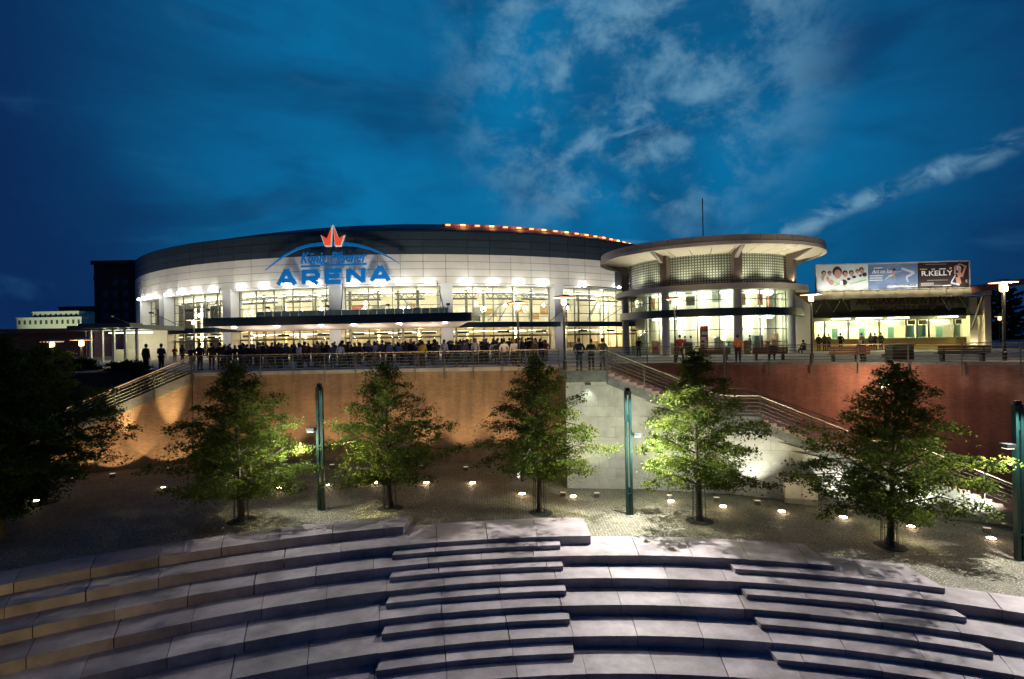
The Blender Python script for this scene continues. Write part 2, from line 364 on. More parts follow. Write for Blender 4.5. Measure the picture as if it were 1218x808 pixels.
def light(name, kind, loc, power, color=(1, 1, 1), size=0.1, target=None, angle=None, blend=0.3, parent=None, sx=None, sy=None):
    d = bpy.data.lights.new(name, kind); d.energy = power; d.color = color
    if kind == 'AREA': d.shape = 'RECTANGLE'; d.size = sx; d.size_y = sy
    else: d.shadow_soft_size = size
    if kind == 'SPOT': d.spot_size = rad(angle); d.spot_blend = blend
    o = bpy.data.objects.new(name, d); col.objects.link(o)
    q = (Vector(target) - Vector(loc)).to_track_quat('-Z', 'Y') if target is not None else None
    M = Matrix.Translation(loc) @ (q.to_matrix().to_4x4() if q else Matrix())
    o.matrix_basis = M
    if parent is not None: o.parent = parent; o.matrix_parent_inverse = W[parent.name].inverted() if parent.name in W else Matrix()
    return o

PZ = 6.25                                             # plaza level
RW = [33.46, 32.30, 31.16, 29.96, 28.70, 27.40, 26.05, 24.7, 23.35, 22.0, 20.65]   # seat edges, top to bottom
RISE = 0.33
def zt(k): return 0.56 - RISE * k
GPT = [(-60, .55), (-16, .55), (-4.5, .215), (2.95, -.115), (11.1, -.275), (13.8, -.445), (19, -.65), (26, -.95), (60, -1.3)]
def gz(x):
    return float(np.interp(x, [p[0] for p in GPT], [p[1] for p in GPT])) - 0.006
def ground_px(px, py):
    z = 0.0
    for _ in range(8): p = on_z(px, py, z); z = gz(p.x)
    return on_z(px, py, z)

# ------------------------------------------------------------------ setting: grounds
m = MB(); m.add([(-1500, -600, -3.4), (1500, -600, -3.4), (1500, 2500, -3.4), (-1500, 2500, -3.4)], [(0, 1, 2, 3)])
struct(m.build('ground', groundm))
def rinner(x):
    if x < -4.5: return 34.9
    if x < 2.95: return 34.55
    if x < 11.1: return 33.15
    if x < 13.8: return 32.45
    return 31.25
xs = sorted(set([round(v, 3) for v in np.arange(-46, 60, 1.0)]) | {-4.5, 2.95, 11.1, 13.8})
vs, fs, us = [], [], []
NY = 26
for i in range(len(xs) - 1):
    xa, xb = xs[i], xs[i + 1]; R = rinner((xa + xb) / 2); o = len(vs)
    for x in (xa, xb):
        dd = R * R - (x - CX) ** 2; y0 = CY + math.sqrt(dd) if dd > 0 else CY
        for j in range(NY + 1):
            t = j / NY; y = y0 + (48 - y0) * t; vs.append((x, y, gz(x)))
    for j in range(NY):
        q = (o + j, o + NY + 1 + j, o + NY + 2 + j, o + j + 1); fs.append(q)
        us.append([(vs[k][0], vs[k][1]) for k in q])
m = MB(); m.add(vs, fs, 0, us); pv = struct(m.build('cobbled_pavement', cobble))
# plaza
WP = [(-45, 51.5), (-35, 51.3), (-26.2, 51.0), (-22, 49.6), (-17, 48.2), (-10, 46.8), (-3, 45.9), (6, 45.6)]
def rwall(a): return float(np.interp(deg(a), [p[0] for p in WP], [p[1] for p in WP]))
RED = 48.0
pts = [pol(RED + .3, rad(d)) for d in np.arange(62, 4.9, -1.5)] + [pol(45.6, rad(5.0))]
pts += [pol(rwall(rad(d)) + .3, rad(d)) for d in np.arange(4.5, -26.2, -1.0)] + [pol(51.0, rad(-26.2)), pol(54.2, rad(-26.2))]
pts += [Vector((-34, 46, 0)), Vector((-60, 62, 0)), Vector((-150, 70, 0)), Vector((-900, 90, 0)), Vector((-900, 1800, 0)), Vector((900, 1800, 0)), Vector((900, 15, 0))]
m = MB(); m.prism([(p.x, p.y) for p in pts], PZ - 0.15, PZ); struct(m.build('plaza_pavement', asph))

# ------------------------------------------------------------------ terraces
ter = bpy.data.objects.new('seating_terrace', None); col.objects.link(ter); ter['kind'] = 'structure'; W[ter.name] = Matrix()
ter.location = (CX, CY, 0); W[ter.name] = ter.matrix_basis.copy()
def in_view(p):
    if p.y <= 1: return False
    u = p.x / p.y * FPX + 609; v = 404 - (p.z - CAMZ) / p.y * FPX
    return -25 < u < 1245 and v < 845
def ax(x, R): return math.asin(max(-1, min(1, (x - CX) / R)))
def slab(R0, R1, aL, aR, z0, z1):
    # aL, aR: functions of radius giving the end angles
    mb = MB(); n = 2; v = []
    for i in range(n + 1):
        t = i / n
        for R in (R0, R1):
            a = aL(R) + (aR(R) - aL(R)) * t
            v += [pol(R, a, z0, 0, 0), pol(R, a, z1, 0, 0)]
    f = []
    for i in range(n):
        o = 4 * i; p = o + 4
        f += [(o, p, p + 1, o + 1), (o + 1, p + 1, p + 3, o + 3), (o + 3, p + 3, p + 2, o + 2), (o, o + 2, p + 2, p)]
    f += [(0, 1, 3, 2), (4 * n, 4 * n + 2, 4 * n + 3, 4 * n + 1)]
    return mb.add(v, f)
rest = MB()
G = 0.012
def run(R0, R1f, z0, z1, x0, x1, w=1.95, name='stone_slab', phase=0.0, vary=True):
    """a row of slabs along an arc between world X limits (None = open)"""
    a_lo = ax(x0, R0) if x0 is not None else rad(-62); a_hi = ax(x1, R0) if x1 is not None else rad(62)
    da = w / R0; k = math.ceil((a_lo + 0.25 * da - phase) / da); cuts = []
    while phase + k * da < a_hi - 0.25 * da: cuts.append(phase + k * da); k += 1
    cuts = [None] + cuts + [None]; full = {}
    for i in range(len(cuts) - 1):
        c0, c1 = cuts[i], cuts[i + 1]
        am = ((c0 if c0 is not None else a_lo) + (c1 if c1 is not None else a_hi)) / 2
        R1 = R1f(CX + R0 * sin(am)) if callable(R1f) else R1f
        g = G / R0
        if c0 is not None and c1 is not None:
            vis = in_view(pol(R0, c0, z1)) or in_view(pol(R0, c1, z1)) or in_view(pol(R1, am, z1))
            if vis:
                key = round(R1, 2)
                if key not in full:
                    me_o = slab(R0, R1, lambda R: -da / 2 + g, lambda R: da / 2 - g, z0, z1).build(name, granite, ter)
                    full[key] = me_o.data; bpy.data.objects.remove(me_o)
                o = put(name, full[key], ter, (CX + random.uniform(-.012, .012), CY + random.uniform(-.012, .012), random.uniform(-.005, .004)), -am)
            else:
                s = slab(R0, R1, lambda R: c0 + g, lambda R: c1 - g, z0, z1); rest.add([(v[0] + CX, v[1] + CY, v[2]) for v in s.v], s.f)
        else:
            fl = (lambda R: ax(x0, R)) if c0 is None and x0 is not None else ((lambda R: a_lo) if c0 is None else (lambda R: c0 + g))
            fr = (lambda R: ax(x1, R)) if c1 is None and x1 is not None else ((lambda R: a_hi) if c1 is None else (lambda R: c1 - g))
            s = slab(R0, R1, fl, fr, z0, z1); s.v = [(v[0] + CX, v[1] + CY, v[2]) for v in s.v]
            if in_view(pol(R0, am, z1)) and (x0 is not None or x1 is not None): s.build(name, granite, ter)
            else: rest.add(s.v, s.f)
XA, XB, XC, XD = -4.5, 2.95, 11.1, 13.8
for k in range(len(RW)):
    R0 = RW[k]; z1 = zt(k); z0 = z1 - RISE
    if k == 0: run(R0, 34.9, z0, z1, None, XA, phase=0.01)
    elif k == 1:
        run(R0, RW[0] + .03, z0, z1, None, XA, phase=0.03); run(R0, 34.55, z0, z1, XA, XB, phase=0.02)
    elif k == 2:
        run(R0, RW[1] + .03, z0, z1, None, XB, phase=0.015); run(R0, 33.15, z0, z1, XB, XC, phase=0.015)
    elif k == 3:
        run(R0, RW[2] + .03, z0, z1, None, XC, phase=0.04); run(R0, 31.25, z0, z1, XC, None, phase=0.04)
    else: run(R0, RW[k - 1] + .03, z0, z1, None, None, phase=0.011 * k)
# the two flights of half-height steps
for k in range(2, 9):
    xl, xr = np.interp(k, [2, 6], [-4.6, -4.0]), np.interp(k, [2, 6], [1.72, 1.66])
    run((RW[k - 1] + RW[k]) / 2 + .08, RW[k - 1] - .002, zt(k) + .001, zt(k) + RISE / 2, xl, xr, w=1.95, name='step_slab', phase=.01 * k)
for k in range(3, 9):
    xl, xr = np.interp(k, [3, 6], [7.75, 7.4]), np.interp(k, [3, 5], [13.8, 13.2])
    R0 = (RW[k - 1] + RW[k]) / 2 + .08
    if k == 3:
        run(R0, RW[2] - .002, zt(k) + .001, zt(k) + RISE / 2, xl, XC, name='step_slab'); run(R0, 32.45, zt(k) + .001, zt(k) + RISE / 2, XC, XD, name='step_slab')
    else: run(R0, RW[k - 1] - .002, zt(k) + .001, zt(k) + RISE / 2, xl, xr, name='step_slab', phase=.013 * k)
stuff(rest.build('outer_slab', granite, ter))
bed = MB()
for k in range(3, len(RW)):
    bed.arc(RW[k] + .03, RW[k - 1] - .05, rad(-62), rad(62), zt(k) - 1.0, zt(k) - .03, step=4)
stuff(bed.build('terrace_bed', graniteb, ter))
m = MB(); m.lathe([(RW[-1] + .05, 0), (RW[-1] + .05, .3)], 96, (CX, CY, zt(10) - RISE - .3)); struct(m.build('arena_floor', graniteb))

# ------------------------------------------------------------------ brick retaining wall (ochre) and red brick wall
t = thing('brick_retaining_wall', 'long curved ochre brick retaining wall under the crowded plaza edge', 'wall', tuple(pol(46, 0, 0)))
m = MB(); m.arc(rwall, lambda a: rwall(a) + .45, rad(-26.2), rad(5.2), -2.0, PZ - .22, step=1.5); m.build('brickwork', brick_o, t)
m = MB()
# sloping part under the left stair
LA0, LA1 = rad(-42.0), rad(-26.25); LS = 0.445 * 51.2
def zl(a): return PZ + (a - rad(-26.2)) * LS
m.arc(lambda a: 51.2, lambda a: 51.6, LA0, LA1, -2.0, zl(LA0) - .55, z0b=-2.0, z1b=PZ - .55, step=1.2); m.build('brickwork', brick_o, t)
for i in range(22):
    a0 = rad(-26.1 + i * 1.42); a1 = a0 + rad(1.40)
    mm = MB(); mm.arc(lambda a: rwall(a) - .06, lambda a: rwall(a) + .5, a0, a1, PZ - .22, PZ + .012, step=1.5); mm.build('coping_stone', coping, t)
t = thing('red_brick_wall', 'tall red brick wall behind the concrete stair, right of the ochre wall', 'wall', tuple(pol(48, rad(20), 0)))
m = MB(); m.arc(RED, RED + .45, rad(4.6), rad(62), -3.4, PZ - .16, step=1.5); m.build('brickwork', brick_r, t)
m = MB(); m.arc(rwall(rad(5.2)), RED + .2, rad(5.2), rad(5.6), -2, PZ - .16); m.build('brickwork', brick_r, t)
for i in range(36):
    a0 = rad(5.0 + i * 1.42); a1 = a0 + rad(1.40)
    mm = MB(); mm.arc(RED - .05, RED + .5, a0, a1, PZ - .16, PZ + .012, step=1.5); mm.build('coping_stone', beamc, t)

# ------------------------------------------------------------------ concrete stair on the right
SR0, SR1 = 40.4, 44.3
A_top0, A_top1 = rad(1.0), rad(4.15)
segs = [('f', rad(4.15), rad(12.4), PZ, 3.80), ('l', rad(12.4), rad(15.1), 3.80, 3.80), ('f', rad(15.1), rad(22.2), 3.80, 1.70), ('l', rad(22.2), rad(24.2), 1.70, 1.70), ('f', rad(24.2), rad(32.4), 1.70, -.72)]
def zstair(a):
    if a <= segs[0][1]: return PZ
    for _, a0, a1, z0, z1 in segs:
        if a <= a1: return z0 + (z1 - z0) * (a - a0) / (a1 - a0)
    return segs[-1][4]
t = thing('concrete_staircase', 'concrete staircase with reddish treads descending right from the plaza landing', 'staircase', tuple(pol(42, rad(15), -.5)))
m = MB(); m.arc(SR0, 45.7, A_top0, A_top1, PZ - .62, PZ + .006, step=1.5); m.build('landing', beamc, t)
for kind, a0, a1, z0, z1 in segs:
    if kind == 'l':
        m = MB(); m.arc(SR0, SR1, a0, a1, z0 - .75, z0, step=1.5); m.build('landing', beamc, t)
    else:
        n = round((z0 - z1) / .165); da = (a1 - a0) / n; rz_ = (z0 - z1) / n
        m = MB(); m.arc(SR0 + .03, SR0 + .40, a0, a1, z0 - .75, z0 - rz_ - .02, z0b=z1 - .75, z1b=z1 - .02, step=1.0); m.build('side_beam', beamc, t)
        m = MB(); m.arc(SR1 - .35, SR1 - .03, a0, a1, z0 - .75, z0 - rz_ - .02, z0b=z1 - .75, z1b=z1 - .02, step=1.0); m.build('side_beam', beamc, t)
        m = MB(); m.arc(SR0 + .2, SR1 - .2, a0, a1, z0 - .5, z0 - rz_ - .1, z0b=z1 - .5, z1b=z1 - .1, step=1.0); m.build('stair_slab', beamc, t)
        for i in range(n):
            zz = z0 - rz_ * (i + 1)
            if i == n - 1: continue
            m = MB(); m.arc(SR0, SR1, a0 + i * da, a0 + (i + 1) * da + rad(.03), zz - rz_ + .0, zz, n=1); m.build('step', redstep, t)
t = thing('concrete_block_wall', 'pale concrete block wall filling the space under the descending stair', 'wall', tuple(pol(40.6, rad(15), -.5)))
CR = 40.55
m = MB(); m.arc(CR + .05, CR + .3, rad(1.0), rad(4.15), -1.5, PZ - .64, step=1.5)
for kind, a0, a1, z0, z1 in segs: m.arc(CR + .05, CR + .3, a0, a1, -1.5, max(-1.4, z0 - .77), z1b=max(-1.45, z1 - .77), step=1.0)
m.build('backing_wall', graniteb, t)
bl = 1.75 / CR; ch = .56; row = 0; z = -1.3
def ztopw(a): return (PZ - .62 if a <= segs[0][1] else zstair(a) - .75) - .01
while z < PZ - .6:
    k = 0; off = (row % 2) * bl / 2
    a = rad(1.0) - off
    while a < rad(32):
        b0, b1 = max(a, rad(1.0)), min(a + bl, rad(32.2))
        cut = [b0] + [s[1] for s in segs if b0 < s[1] < b1] + [b1]
        for c0, c1 in zip(cut[:-1], cut[1:]):
            t0, t1 = min(z + ch, ztopw(c0 + 1e-4)), min(z + ch, ztopw(c1 - 1e-4))
            if max(t0, t1) > z + .03 and c1 - c0 > .002 and max(t0, t1) > gz(pol(CR, c0).x):
                g = .006 / CR; zb = z + .008
                m = MB(); m.arc(CR, CR + .2, c0 + (g if c0 == b0 else 0), c1 - (g if c1 == b1 else 0), min(zb, t0), max(min(zb, t0) + .0005, t0), n=2, z0b=min(zb, t1), z1b=max(min(zb, t1) + .0005, t1))
                m.build('concrete_block', concrete, t)
        a += bl
    z += ch; row += 1
# left stair
t = thing('left_staircase', 'dark stair running down leftwards behind the ochre brick wall end', 'staircase', tuple(pol(52, rad(-30), 3)))
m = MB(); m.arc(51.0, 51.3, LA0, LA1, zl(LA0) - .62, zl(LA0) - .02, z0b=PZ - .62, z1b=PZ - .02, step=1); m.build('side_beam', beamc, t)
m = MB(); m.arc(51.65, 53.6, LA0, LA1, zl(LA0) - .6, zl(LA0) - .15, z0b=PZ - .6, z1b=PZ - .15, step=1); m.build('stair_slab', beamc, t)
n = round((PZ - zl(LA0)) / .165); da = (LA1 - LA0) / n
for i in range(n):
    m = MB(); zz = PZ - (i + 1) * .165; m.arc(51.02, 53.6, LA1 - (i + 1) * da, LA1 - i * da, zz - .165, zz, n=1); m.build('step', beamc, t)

# ------------------------------------------------------------------ railings
def railing(label, pathf, s0, s1, post_step, height=1.08, bars=5, zbot=-.75, name='railing', hm=None, brightbars=False):
    """pathf(s)->(point) for deck line"""
    mid = pathf((s0 + s1) / 2); t = thing(name, label, 'railing', tuple(mid))
    n = max(2, int((s1 - s0) / rad(.7))); ss = [s0 + (s1 - s0) * i / n for i in range(n + 1)]
    m = MB(); m.tube([pathf(s) + Vector((0, 0, height)) for s in ss], .034, 6); m.build('handrail', hm or handr, t)
    for b in range(bars):
        h = .16 + (height - .30) * b / (bars - 1)
        m = MB(); m.tube([pathf(s) + Vector((0, 0, h)) for s in ss], .018, 4); m.build('rail_bar', rail_m, t)
    k = max(1, round((s1 - s0) / post_step))
    me = None
    for i in range(k + 1):
        p = pathf(s0 + (s1 - s0) * i / k)
        if me is None:
            m = MB(); m.box((0, 0, (height + zbot) / 2), (.05, .06, height - zbot)); ob = m.build('post', rail_m); me = ob.data; bpy.data.objects.remove(ob)
        put('post', me, t, p, -(s0 + (s1 - s0) * i / k))
    return t
railing('long steel railing on the ochre wall edge in front of the crowd', lambda s: pol(rwall(s) - .13, s, PZ), rad(-26.2), rad(1.0), 1.95 / 48)
railing('steel railing at the stair landing in front of three standing people', lambda s: pol(SR0 + .02, s, zstair(s)), rad(1.0), rad(4.15), 1.6 / 40)
def st(r): return lambda s: pol(r, s, zstair(s))
# rails follow the bends of the flights
def bend(label, r, a0, a1, step):
    return railing(label, st(r), a0, a1, step, zbot=-.5)
bend('near stair railing of the upper concrete flight right of the landing', SR0 - .03, rad(4.2), rad(15.1), 1.8 / 40)
bend('near stair railing of the lower concrete flight behind the cabinet', SR0 - .03, rad(15.15), rad(31.5), 2.5 / 40)
bend('far stair railing along the red brick wall beside the concrete stair', SR1 - .05, rad(5.0), rad(31.5), 2.5 / 40)
railing('steel railing on top of the red brick wall in front of the benches', lambda s: pol(RED - .12, s, PZ), rad(5.2), rad(44), 2.6 / 48)
railing('near railing of the left stair above the lit brick columns', lambda s: pol(50.95, s, zl(s)), LA0, LA1, 2.0 / 51, bars=5)
railing('far railing of the left stair beside the dark bushes', lambda s: pol(53.6, s, zl(s)), LA0, LA1, 2.0 / 51, bars=4)
# ------------------------------------------------------------------ arena
Y0 = 82.0; AX, AY, AR_ = -20.9, 146.4, 64.8
Z_PAN, Z_DK, Z_TOP = 8 + 8.5, 8 + 12.9, 8 + 16.15
Z_AW0, Z_AW1 = 8 + 1.9, 8 + 2.75
def aang(px, py=360, R=AR_):
    p, a = on_r(px, py, R, AX, AY, near=True); d = math.atan2(p.x - AX, -(p.y - AY)); return d   # angle from the camera-facing side, + to the right
def ap(R, a, z=0.0): return Vector((AX + R * sin(a), AY - R * cos(a), z))
def aarc(mb, r0, r1, a0, a1, z0, z1, **k):
    # in terms of pol(): angle from +Y clockwise -> pi - a
    kw = dict(cx=AX, cy=AY); kw.update(k); return mb.arc(r0, r1, pi - a1, pi - a0, z0, z1, **kw)
arena = thing('arena', 'large round white and slate arena with lit glass bays and a dark rim', 'arena', (AX, AY - AR_, PZ))
aL, aRt = rad(-88), rad(62)
m = MB(); aarc(m, AR_ - .9, AR_ - .12, aL, aRt, Z_PAN, Z_TOP - .05); m.build('drum_wall', jointd, arena)
pw = rad(2.95); a = aL; first = {}
base_a = aang(531) % pw
k0 = math.floor((rad(-74) - base_a) / pw); k1 = math.ceil((rad(34) - base_a) / pw)
def panel_row(z0, z1, mt, name):
    me = None
    for k in range(k0, k1):
        ac = base_a + (k + .5) * pw
        if me is None:
            m = MB(); g = .03 / AR_
            pts = []
            for aa in (-pw / 2 + g, 0, pw / 2 - g): pts.append((AR_ * sin(aa), -AR_ * cos(aa)))
            for aa in (pw / 2 - g, 0, -pw / 2 + g): pts.append(((AR_ - .1) * sin(aa), -(AR_ - .1) * cos(aa)))
            m.prism(pts, z0 + .03, z1 - .03); ob = m.build(name, mt); me = ob.data; bpy.data.objects.remove(ob)
        put(name, me, arena, (AX, AY, 0), ac)
hh = (Z_DK - Z_PAN) / 4
for r in range(4): panel_row(Z_PAN + r * hh, Z_PAN + (r + 1) * hh, whitep, 'facade_panel')
hd = (Z_TOP - Z_DK) / 3
for r in range(3): panel_row(Z_DK + r * hd, Z_DK + (r + 1) * hd, slatep, 'rim_panel')
m = MB(); aarc(m, AR_ - .6, AR_ + .12, aL, aRt, Z_TOP - .05, Z_TOP + .2); m.build('coping', tealm, arena)
# roof dome
m = MB(); rr = [(AR_ - .3) * math.sqrt(max(0, 1 - q)) for q in np.linspace(0, 1, 14)]
prof = [(r_ if r_ > .1 else .1, Z_TOP + .1 + 10.0 * (1 - (r_ / AR_) ** 2)) for r_ in rr]
m.lathe(prof, 120, (AX, AY, 0)); m.build('roof', roofm, arena, smooth=True)
m = MB(); Rr = 56.0; zr = Z_TOP + .1 + 10 * (1 - (Rr / AR_) ** 2)
aarc(m, Rr - .4, Rr, rad(10), rad(80), zr - .5, zr + .45); rim = m.build('roof_rim', rimm, arena)
for k in range(28):
    aa = rad(11 + k * 2.5); m = MB(); p = ap(Rr + .2, aa, zr + .25); m.box(p, (.8, .25, .22), aa); m.build('rim_lamp', E_or, rim)
    if k % 2: light('rim_light', 'POINT', ap(Rr + .9, aa, zr + .6), 220, (1, .35, .1), .3, parent=rim)
# columns
col_px = [166, 192, 269.5, 398.5, 531.5, 665, 782]
cols = [aang(x) for x in col_px]
cwid = [1.6, 1.9, 1.7, 1.8, 1.75, 1.65, 1.6]
for aa, wd in zip(cols, cwid):
    light('column_light', 'POINT', ap(AR_ + 2.2, aa, PZ + 3.0), 70, (1, .92, .80), .2, parent=arena)  # unseen point light added to brighten this column
    m = MB(); aarc(m, AR_ - 2.3, AR_ + .03, aa - wd / 2 / AR_, aa + wd / 2 / AR_, PZ, Z_PAN + .05); m.build('column', whitec, arena)
m = MB(); aarc(m, AR_ - 1.5, AR_ - .02, rad(44.5), rad(62), PZ, Z_PAN); m.build('end_wall', whitec, arena)
# side return at the far left
m = MB(); aarc(m, AR_ - 1.5, AR_ - .02, rad(-88), cols[0], PZ, Z_PAN); m.build('end_wall', whitec, arena)
Rg = AR_ - 1.7
bays = list(zip(cols[:-1], cols[1:]))
m = MB(); aarc(m, AR_ - 2.4, AR_ - .2, rad(-80), rad(30), Z_PAN - .25, Z_PAN - .02); m.build('bay_lintel', whitec, arena)
# interior shared pieces
wb1 = mat('banner ochre', (.42, .26, .10), .6); wb2 = mat('banner grey', (.22, .23, .22), .6); wb3 = mat('banner rust', (.34, .12, .07), .6)
for aa_ in (-79, 44):
    m = MB(); aarc(m, AR_ - 16, AR_ - .3, rad(aa_), rad(aa_ + .3), PZ, Z_PAN + .1, n=1); m.build('partition_wall', cream, arena)
m = MB(); aarc(m, AR_ - 16, AR_ - 15.6, rad(-80), rad(44.2), PZ, Z_PAN + 1, step=3); m.build('interior_wall', cream, arena)
m = MB(); aarc(m, AR_ - 15.6, Rg, rad(-80), rad(44.2), PZ + .002, PZ + .03, step=3); m.build('interior_floor', creamf, arena)
m = MB(); aarc(m, AR_ - 15.6, Rg - .3, rad(-80), rad(44.2), Z_PAN - .25, Z_PAN + .1, step=3); m.build('interior_ceiling', intw, arena)
m = MB(); aarc(m, AR_ - 15.6, Rg - 2.2, rad(-80), rad(44.2), Z_AW1 - .4, Z_AW1 + .05, step=3); m.build('gallery_floor', intw, arena)
m = MB(); aarc(m, Rg - 2.25, Rg - 2.2, rad(-80), rad(30), Z_AW1 + .9, Z_AW1 + 1.0, step=3); m.build('gallery_rail', mull, arena)
def rows(z0, z1, n): return [z0 + (z1 - z0) * i / n for i in range(n + 1)]
for bi, (b0, b1) in enumerate(bays):
    e0 = b0 + cwid[bi] / 2 / AR_ + .0004; e1 = b1 - cwid[bi + 1] / 2 / AR_ - .0004
    nw = max(1, round((e1 - e0) / pw)); dz = rows(Z_AW1, Z_PAN - .25, 4)
    fr = MB()
    for i in range(nw + 1):
        aa = e0 + (e1 - e0) * i / nw; fr.box(ap(Rg, aa, (PZ + Z_PAN - .25) / 2), (.13, .16, Z_PAN - .25 - PZ), aa)
    for zz in dz + rows(PZ + .1, Z_AW0, 1)[:1] + [PZ + 2.5]: aarc(fr, Rg - .06, Rg + .06, e0, e1, zz - .05, zz + .05)
    fr.build('window_frame', mull if bi > 1 else mull, arena)
    gme = {}
    for i in range(nw):
        ac = e0 + (e1 - e0) * (i + .5) / nw
        for j in range(4):
            q0, q1 = dz[j] + .05, dz[j + 1] - .05
            if j not in gme:
                m = MB(); wd = (e1 - e0) / nw * Rg - .13; m.box((0, -Rg, (q0 + q1) / 2), (wd, .02, q1 - q0)); ob = m.build('glass_pane', glz); gme[j] = ob.data; bpy.data.objects.remove(ob)
            put('glass_pane', gme[j], arena, (AX, AY, 0), ac)
        if 'd' not in gme:
            wd = (e1 - e0) / nw * Rg - .13
            m = MB(); m.box((0, -Rg, PZ + 1.3), (wd, .02, 2.3)); ob = m.build('glass_pane', glz); gme['d'] = ob.data; bpy.data.objects.remove(ob)
            m = MB()
            for xx in (-wd / 2 + .05, 0, wd / 2 - .05): m.box((xx, -Rg - .03, PZ + 1.2), (.06, .08, 2.35))
            m.box((0, -Rg - .03, PZ + 2.34), (wd, .09, .18)); ob = m.build('door_frame', mulld); gme['f'] = ob.data; bpy.data.objects.remove(ob)
            m = MB(); m.box((0, -Rg - .1, PZ + 3.0), (wd * .62, .12, .34)); ob = m.build('door_sign', tealm); gme['s'] = ob.data; bpy.data.objects.remove(ob)
            m = MB(); m.box((0, -Rg, PZ + 3.05), (wd, .02, 1.0)); ob = m.build('glass_pane', glz); gme['t'] = ob.data; bpy.data.objects.remove(ob)
        for kx, nm in (('d', 'glass_pane'), ('f', 'door_frame'), ('t', 'glass_pane')): put(nm, gme[kx], arena, (AX, AY, 0), ac)
        if (i + bi) % 2 == 0 or bi == 3: put('door_sign', gme['s'], arena, (AX, AY, 0), ac)
        # lights, trusses and interior fittings of this strip
        m = MB(); m.box(ap(Rg - 4.5, ac, Z_PAN - .75), (2.4, .5, .12), ac); m.box(ap(Rg - 10, ac, Z_PAN - .8), (2.4, .5, .12), ac); m.build('ceiling_light', E_int, arena)
        m = MB(); m.box(ap(Rg - 2.0, ac, Z_AW0 - .45), (2.2, .45, .1), ac); m.box(ap(Rg - 8.0, ac, Z_AW0 - .45), (2.2, .6, .1), ac); m.build('ceiling_light', E_int, arena)
        if i % 2 == 0:
            m = MB(); m.tube([ap(Rg - 3.2, ac - .6 * pw, Z_PAN - 1.9), ap(Rg - 3.2, ac + .9 * pw, Z_PAN - 1.9)], .14, 6)
            m.tube([ap(Rg - 3.2, ac - .6 * pw, Z_PAN - 1.0), ap(Rg - 3.2, ac + .9 * pw, Z_PAN - 1.0)], .10, 6)
            for q in range(6):
                m.tube([ap(Rg - 3.2, ac + (-.6 + .25 * q) * pw, Z_PAN - (1.9 if q % 2 else 1.0)), ap(Rg - 3.2, ac + (-.35 + .25 * q) * pw, Z_PAN - (1.0 if q % 2 else 1.9))], .06, 4)
            m.build('roof_truss', mull, arena)
        if (i + bi) % 2: m = MB(); m.lathe([(.05, -.3), (.24, -.1), (.24, .1), (.05, .3)], 8, ap(Rg - 4 - random.random() * 5, ac, Z_PAN - 3.2 + random.random())); m.build('pendant_lamp', E_w, arena)
        m = MB(); z_ = Z_AW1 + random.uniform(.6, 2.6); m.box(ap(Rg - 13.8, ac - .2 * pw, z_ + .8), (random.uniform(1.2, 2.6), .1, random.uniform(.8, 1.8)), ac); m.build('wall_banner', random.choice([wb1, wb2, wb3, intw]), arena)
        m = MB(); m.box(ap(Rg - 6.5, ac + .5 * pw, (PZ + Z_PAN) / 2), (.4, .4, Z_PAN - PZ - .5), ac); m.build('inner_column', random.choice([intw, mull]), arena)
        r_ = random.random()
        m = MB()
        if r_ < .5: m.box(ap(Rg - 14.2, ac, PZ + 1.3), (2.4, .3, 2.6), ac)
        else: m.box(ap(Rg - 9, ac, PZ + .55), (2.4, .8, 1.1), ac)
        m.box(ap(Rg - 14.2, ac + .3 * pw, Z_AW1 + 1.1), (1.1, .3, 2.2), ac)
        m.build('kiosk_counter', intd, arena)
    # raking beam seen through the glass
    if bi != 0:
        am = (e0 + e1) / 2 + (.25 if bi < 3 else .1) * (e1 - e0); sgn = -1 if bi < 4 else 1
        m = MB(); m.tube([ap(Rg - 5, am + sgn * .02, Z_PAN - .6), ap(Rg - 5, am - sgn * .045, Z_AW1 + .4)], .26, 4); m.build('raking_beam', intw, arena)
    # awning over the doors
    m = MB(); aarc(m, Rg + .15, AR_ + 1.5, e0 - .003, e1 + .003, Z_AW0, Z_AW1 - .1); m.build('door_awning', tealm, arena)
    # floodlights under the drum
    nf = 3 if bi == 0 else (2 if bi == 5 else 4)
    for i in range(nf):
        aa = e0 + (e1 - e0) * (i + .5) / (nf if bi != 5 else 3); fx = MB(); fx.box(ap(AR_ + .3, aa, Z_PAN + .28), (.16, .5, .08), aa)
        ob = fx.build('floodlight', darkmetal, arena); m = MB(); m.lathe([(.1, -.2), (.27, -.14), (.27, .12), (.1, .2)], 10, ap(AR_ + .5, aa, Z_PAN + .02)); m.build('lamp_glass', E_fl, ob); light('floodlight_glow', 'POINT', ap(AR_ + .95, aa, Z_PAN + .05), 22, (.95, .98, 1), .15, parent=arena)
# spots on arms, added to brighten the drum evenly
for px in (185, 230, 290, 350, 410, 470, 530, 590, 650, 710):
    aa = aang(px); p = ap(AR_ + 6.5, aa, Z_AW1 + 2.5)
    light('facade_uplight', 'SPOT', p, 1200 if 340 < px < 460 else 2050, (1, .93, .80), .5, ap(AR_, aa, Z_DK - 1.6), 110, .9, arena)
    m = MB(); m.box(p - Vector((0, 0, .25)), (.5, .4, .25)); m.tube([p - Vector((0, 0, .3)), ap(AR_ + .9, aa, Z_AW1 - .12)], .05, 5); m.build('uplight_arm', darkmetal, arena)
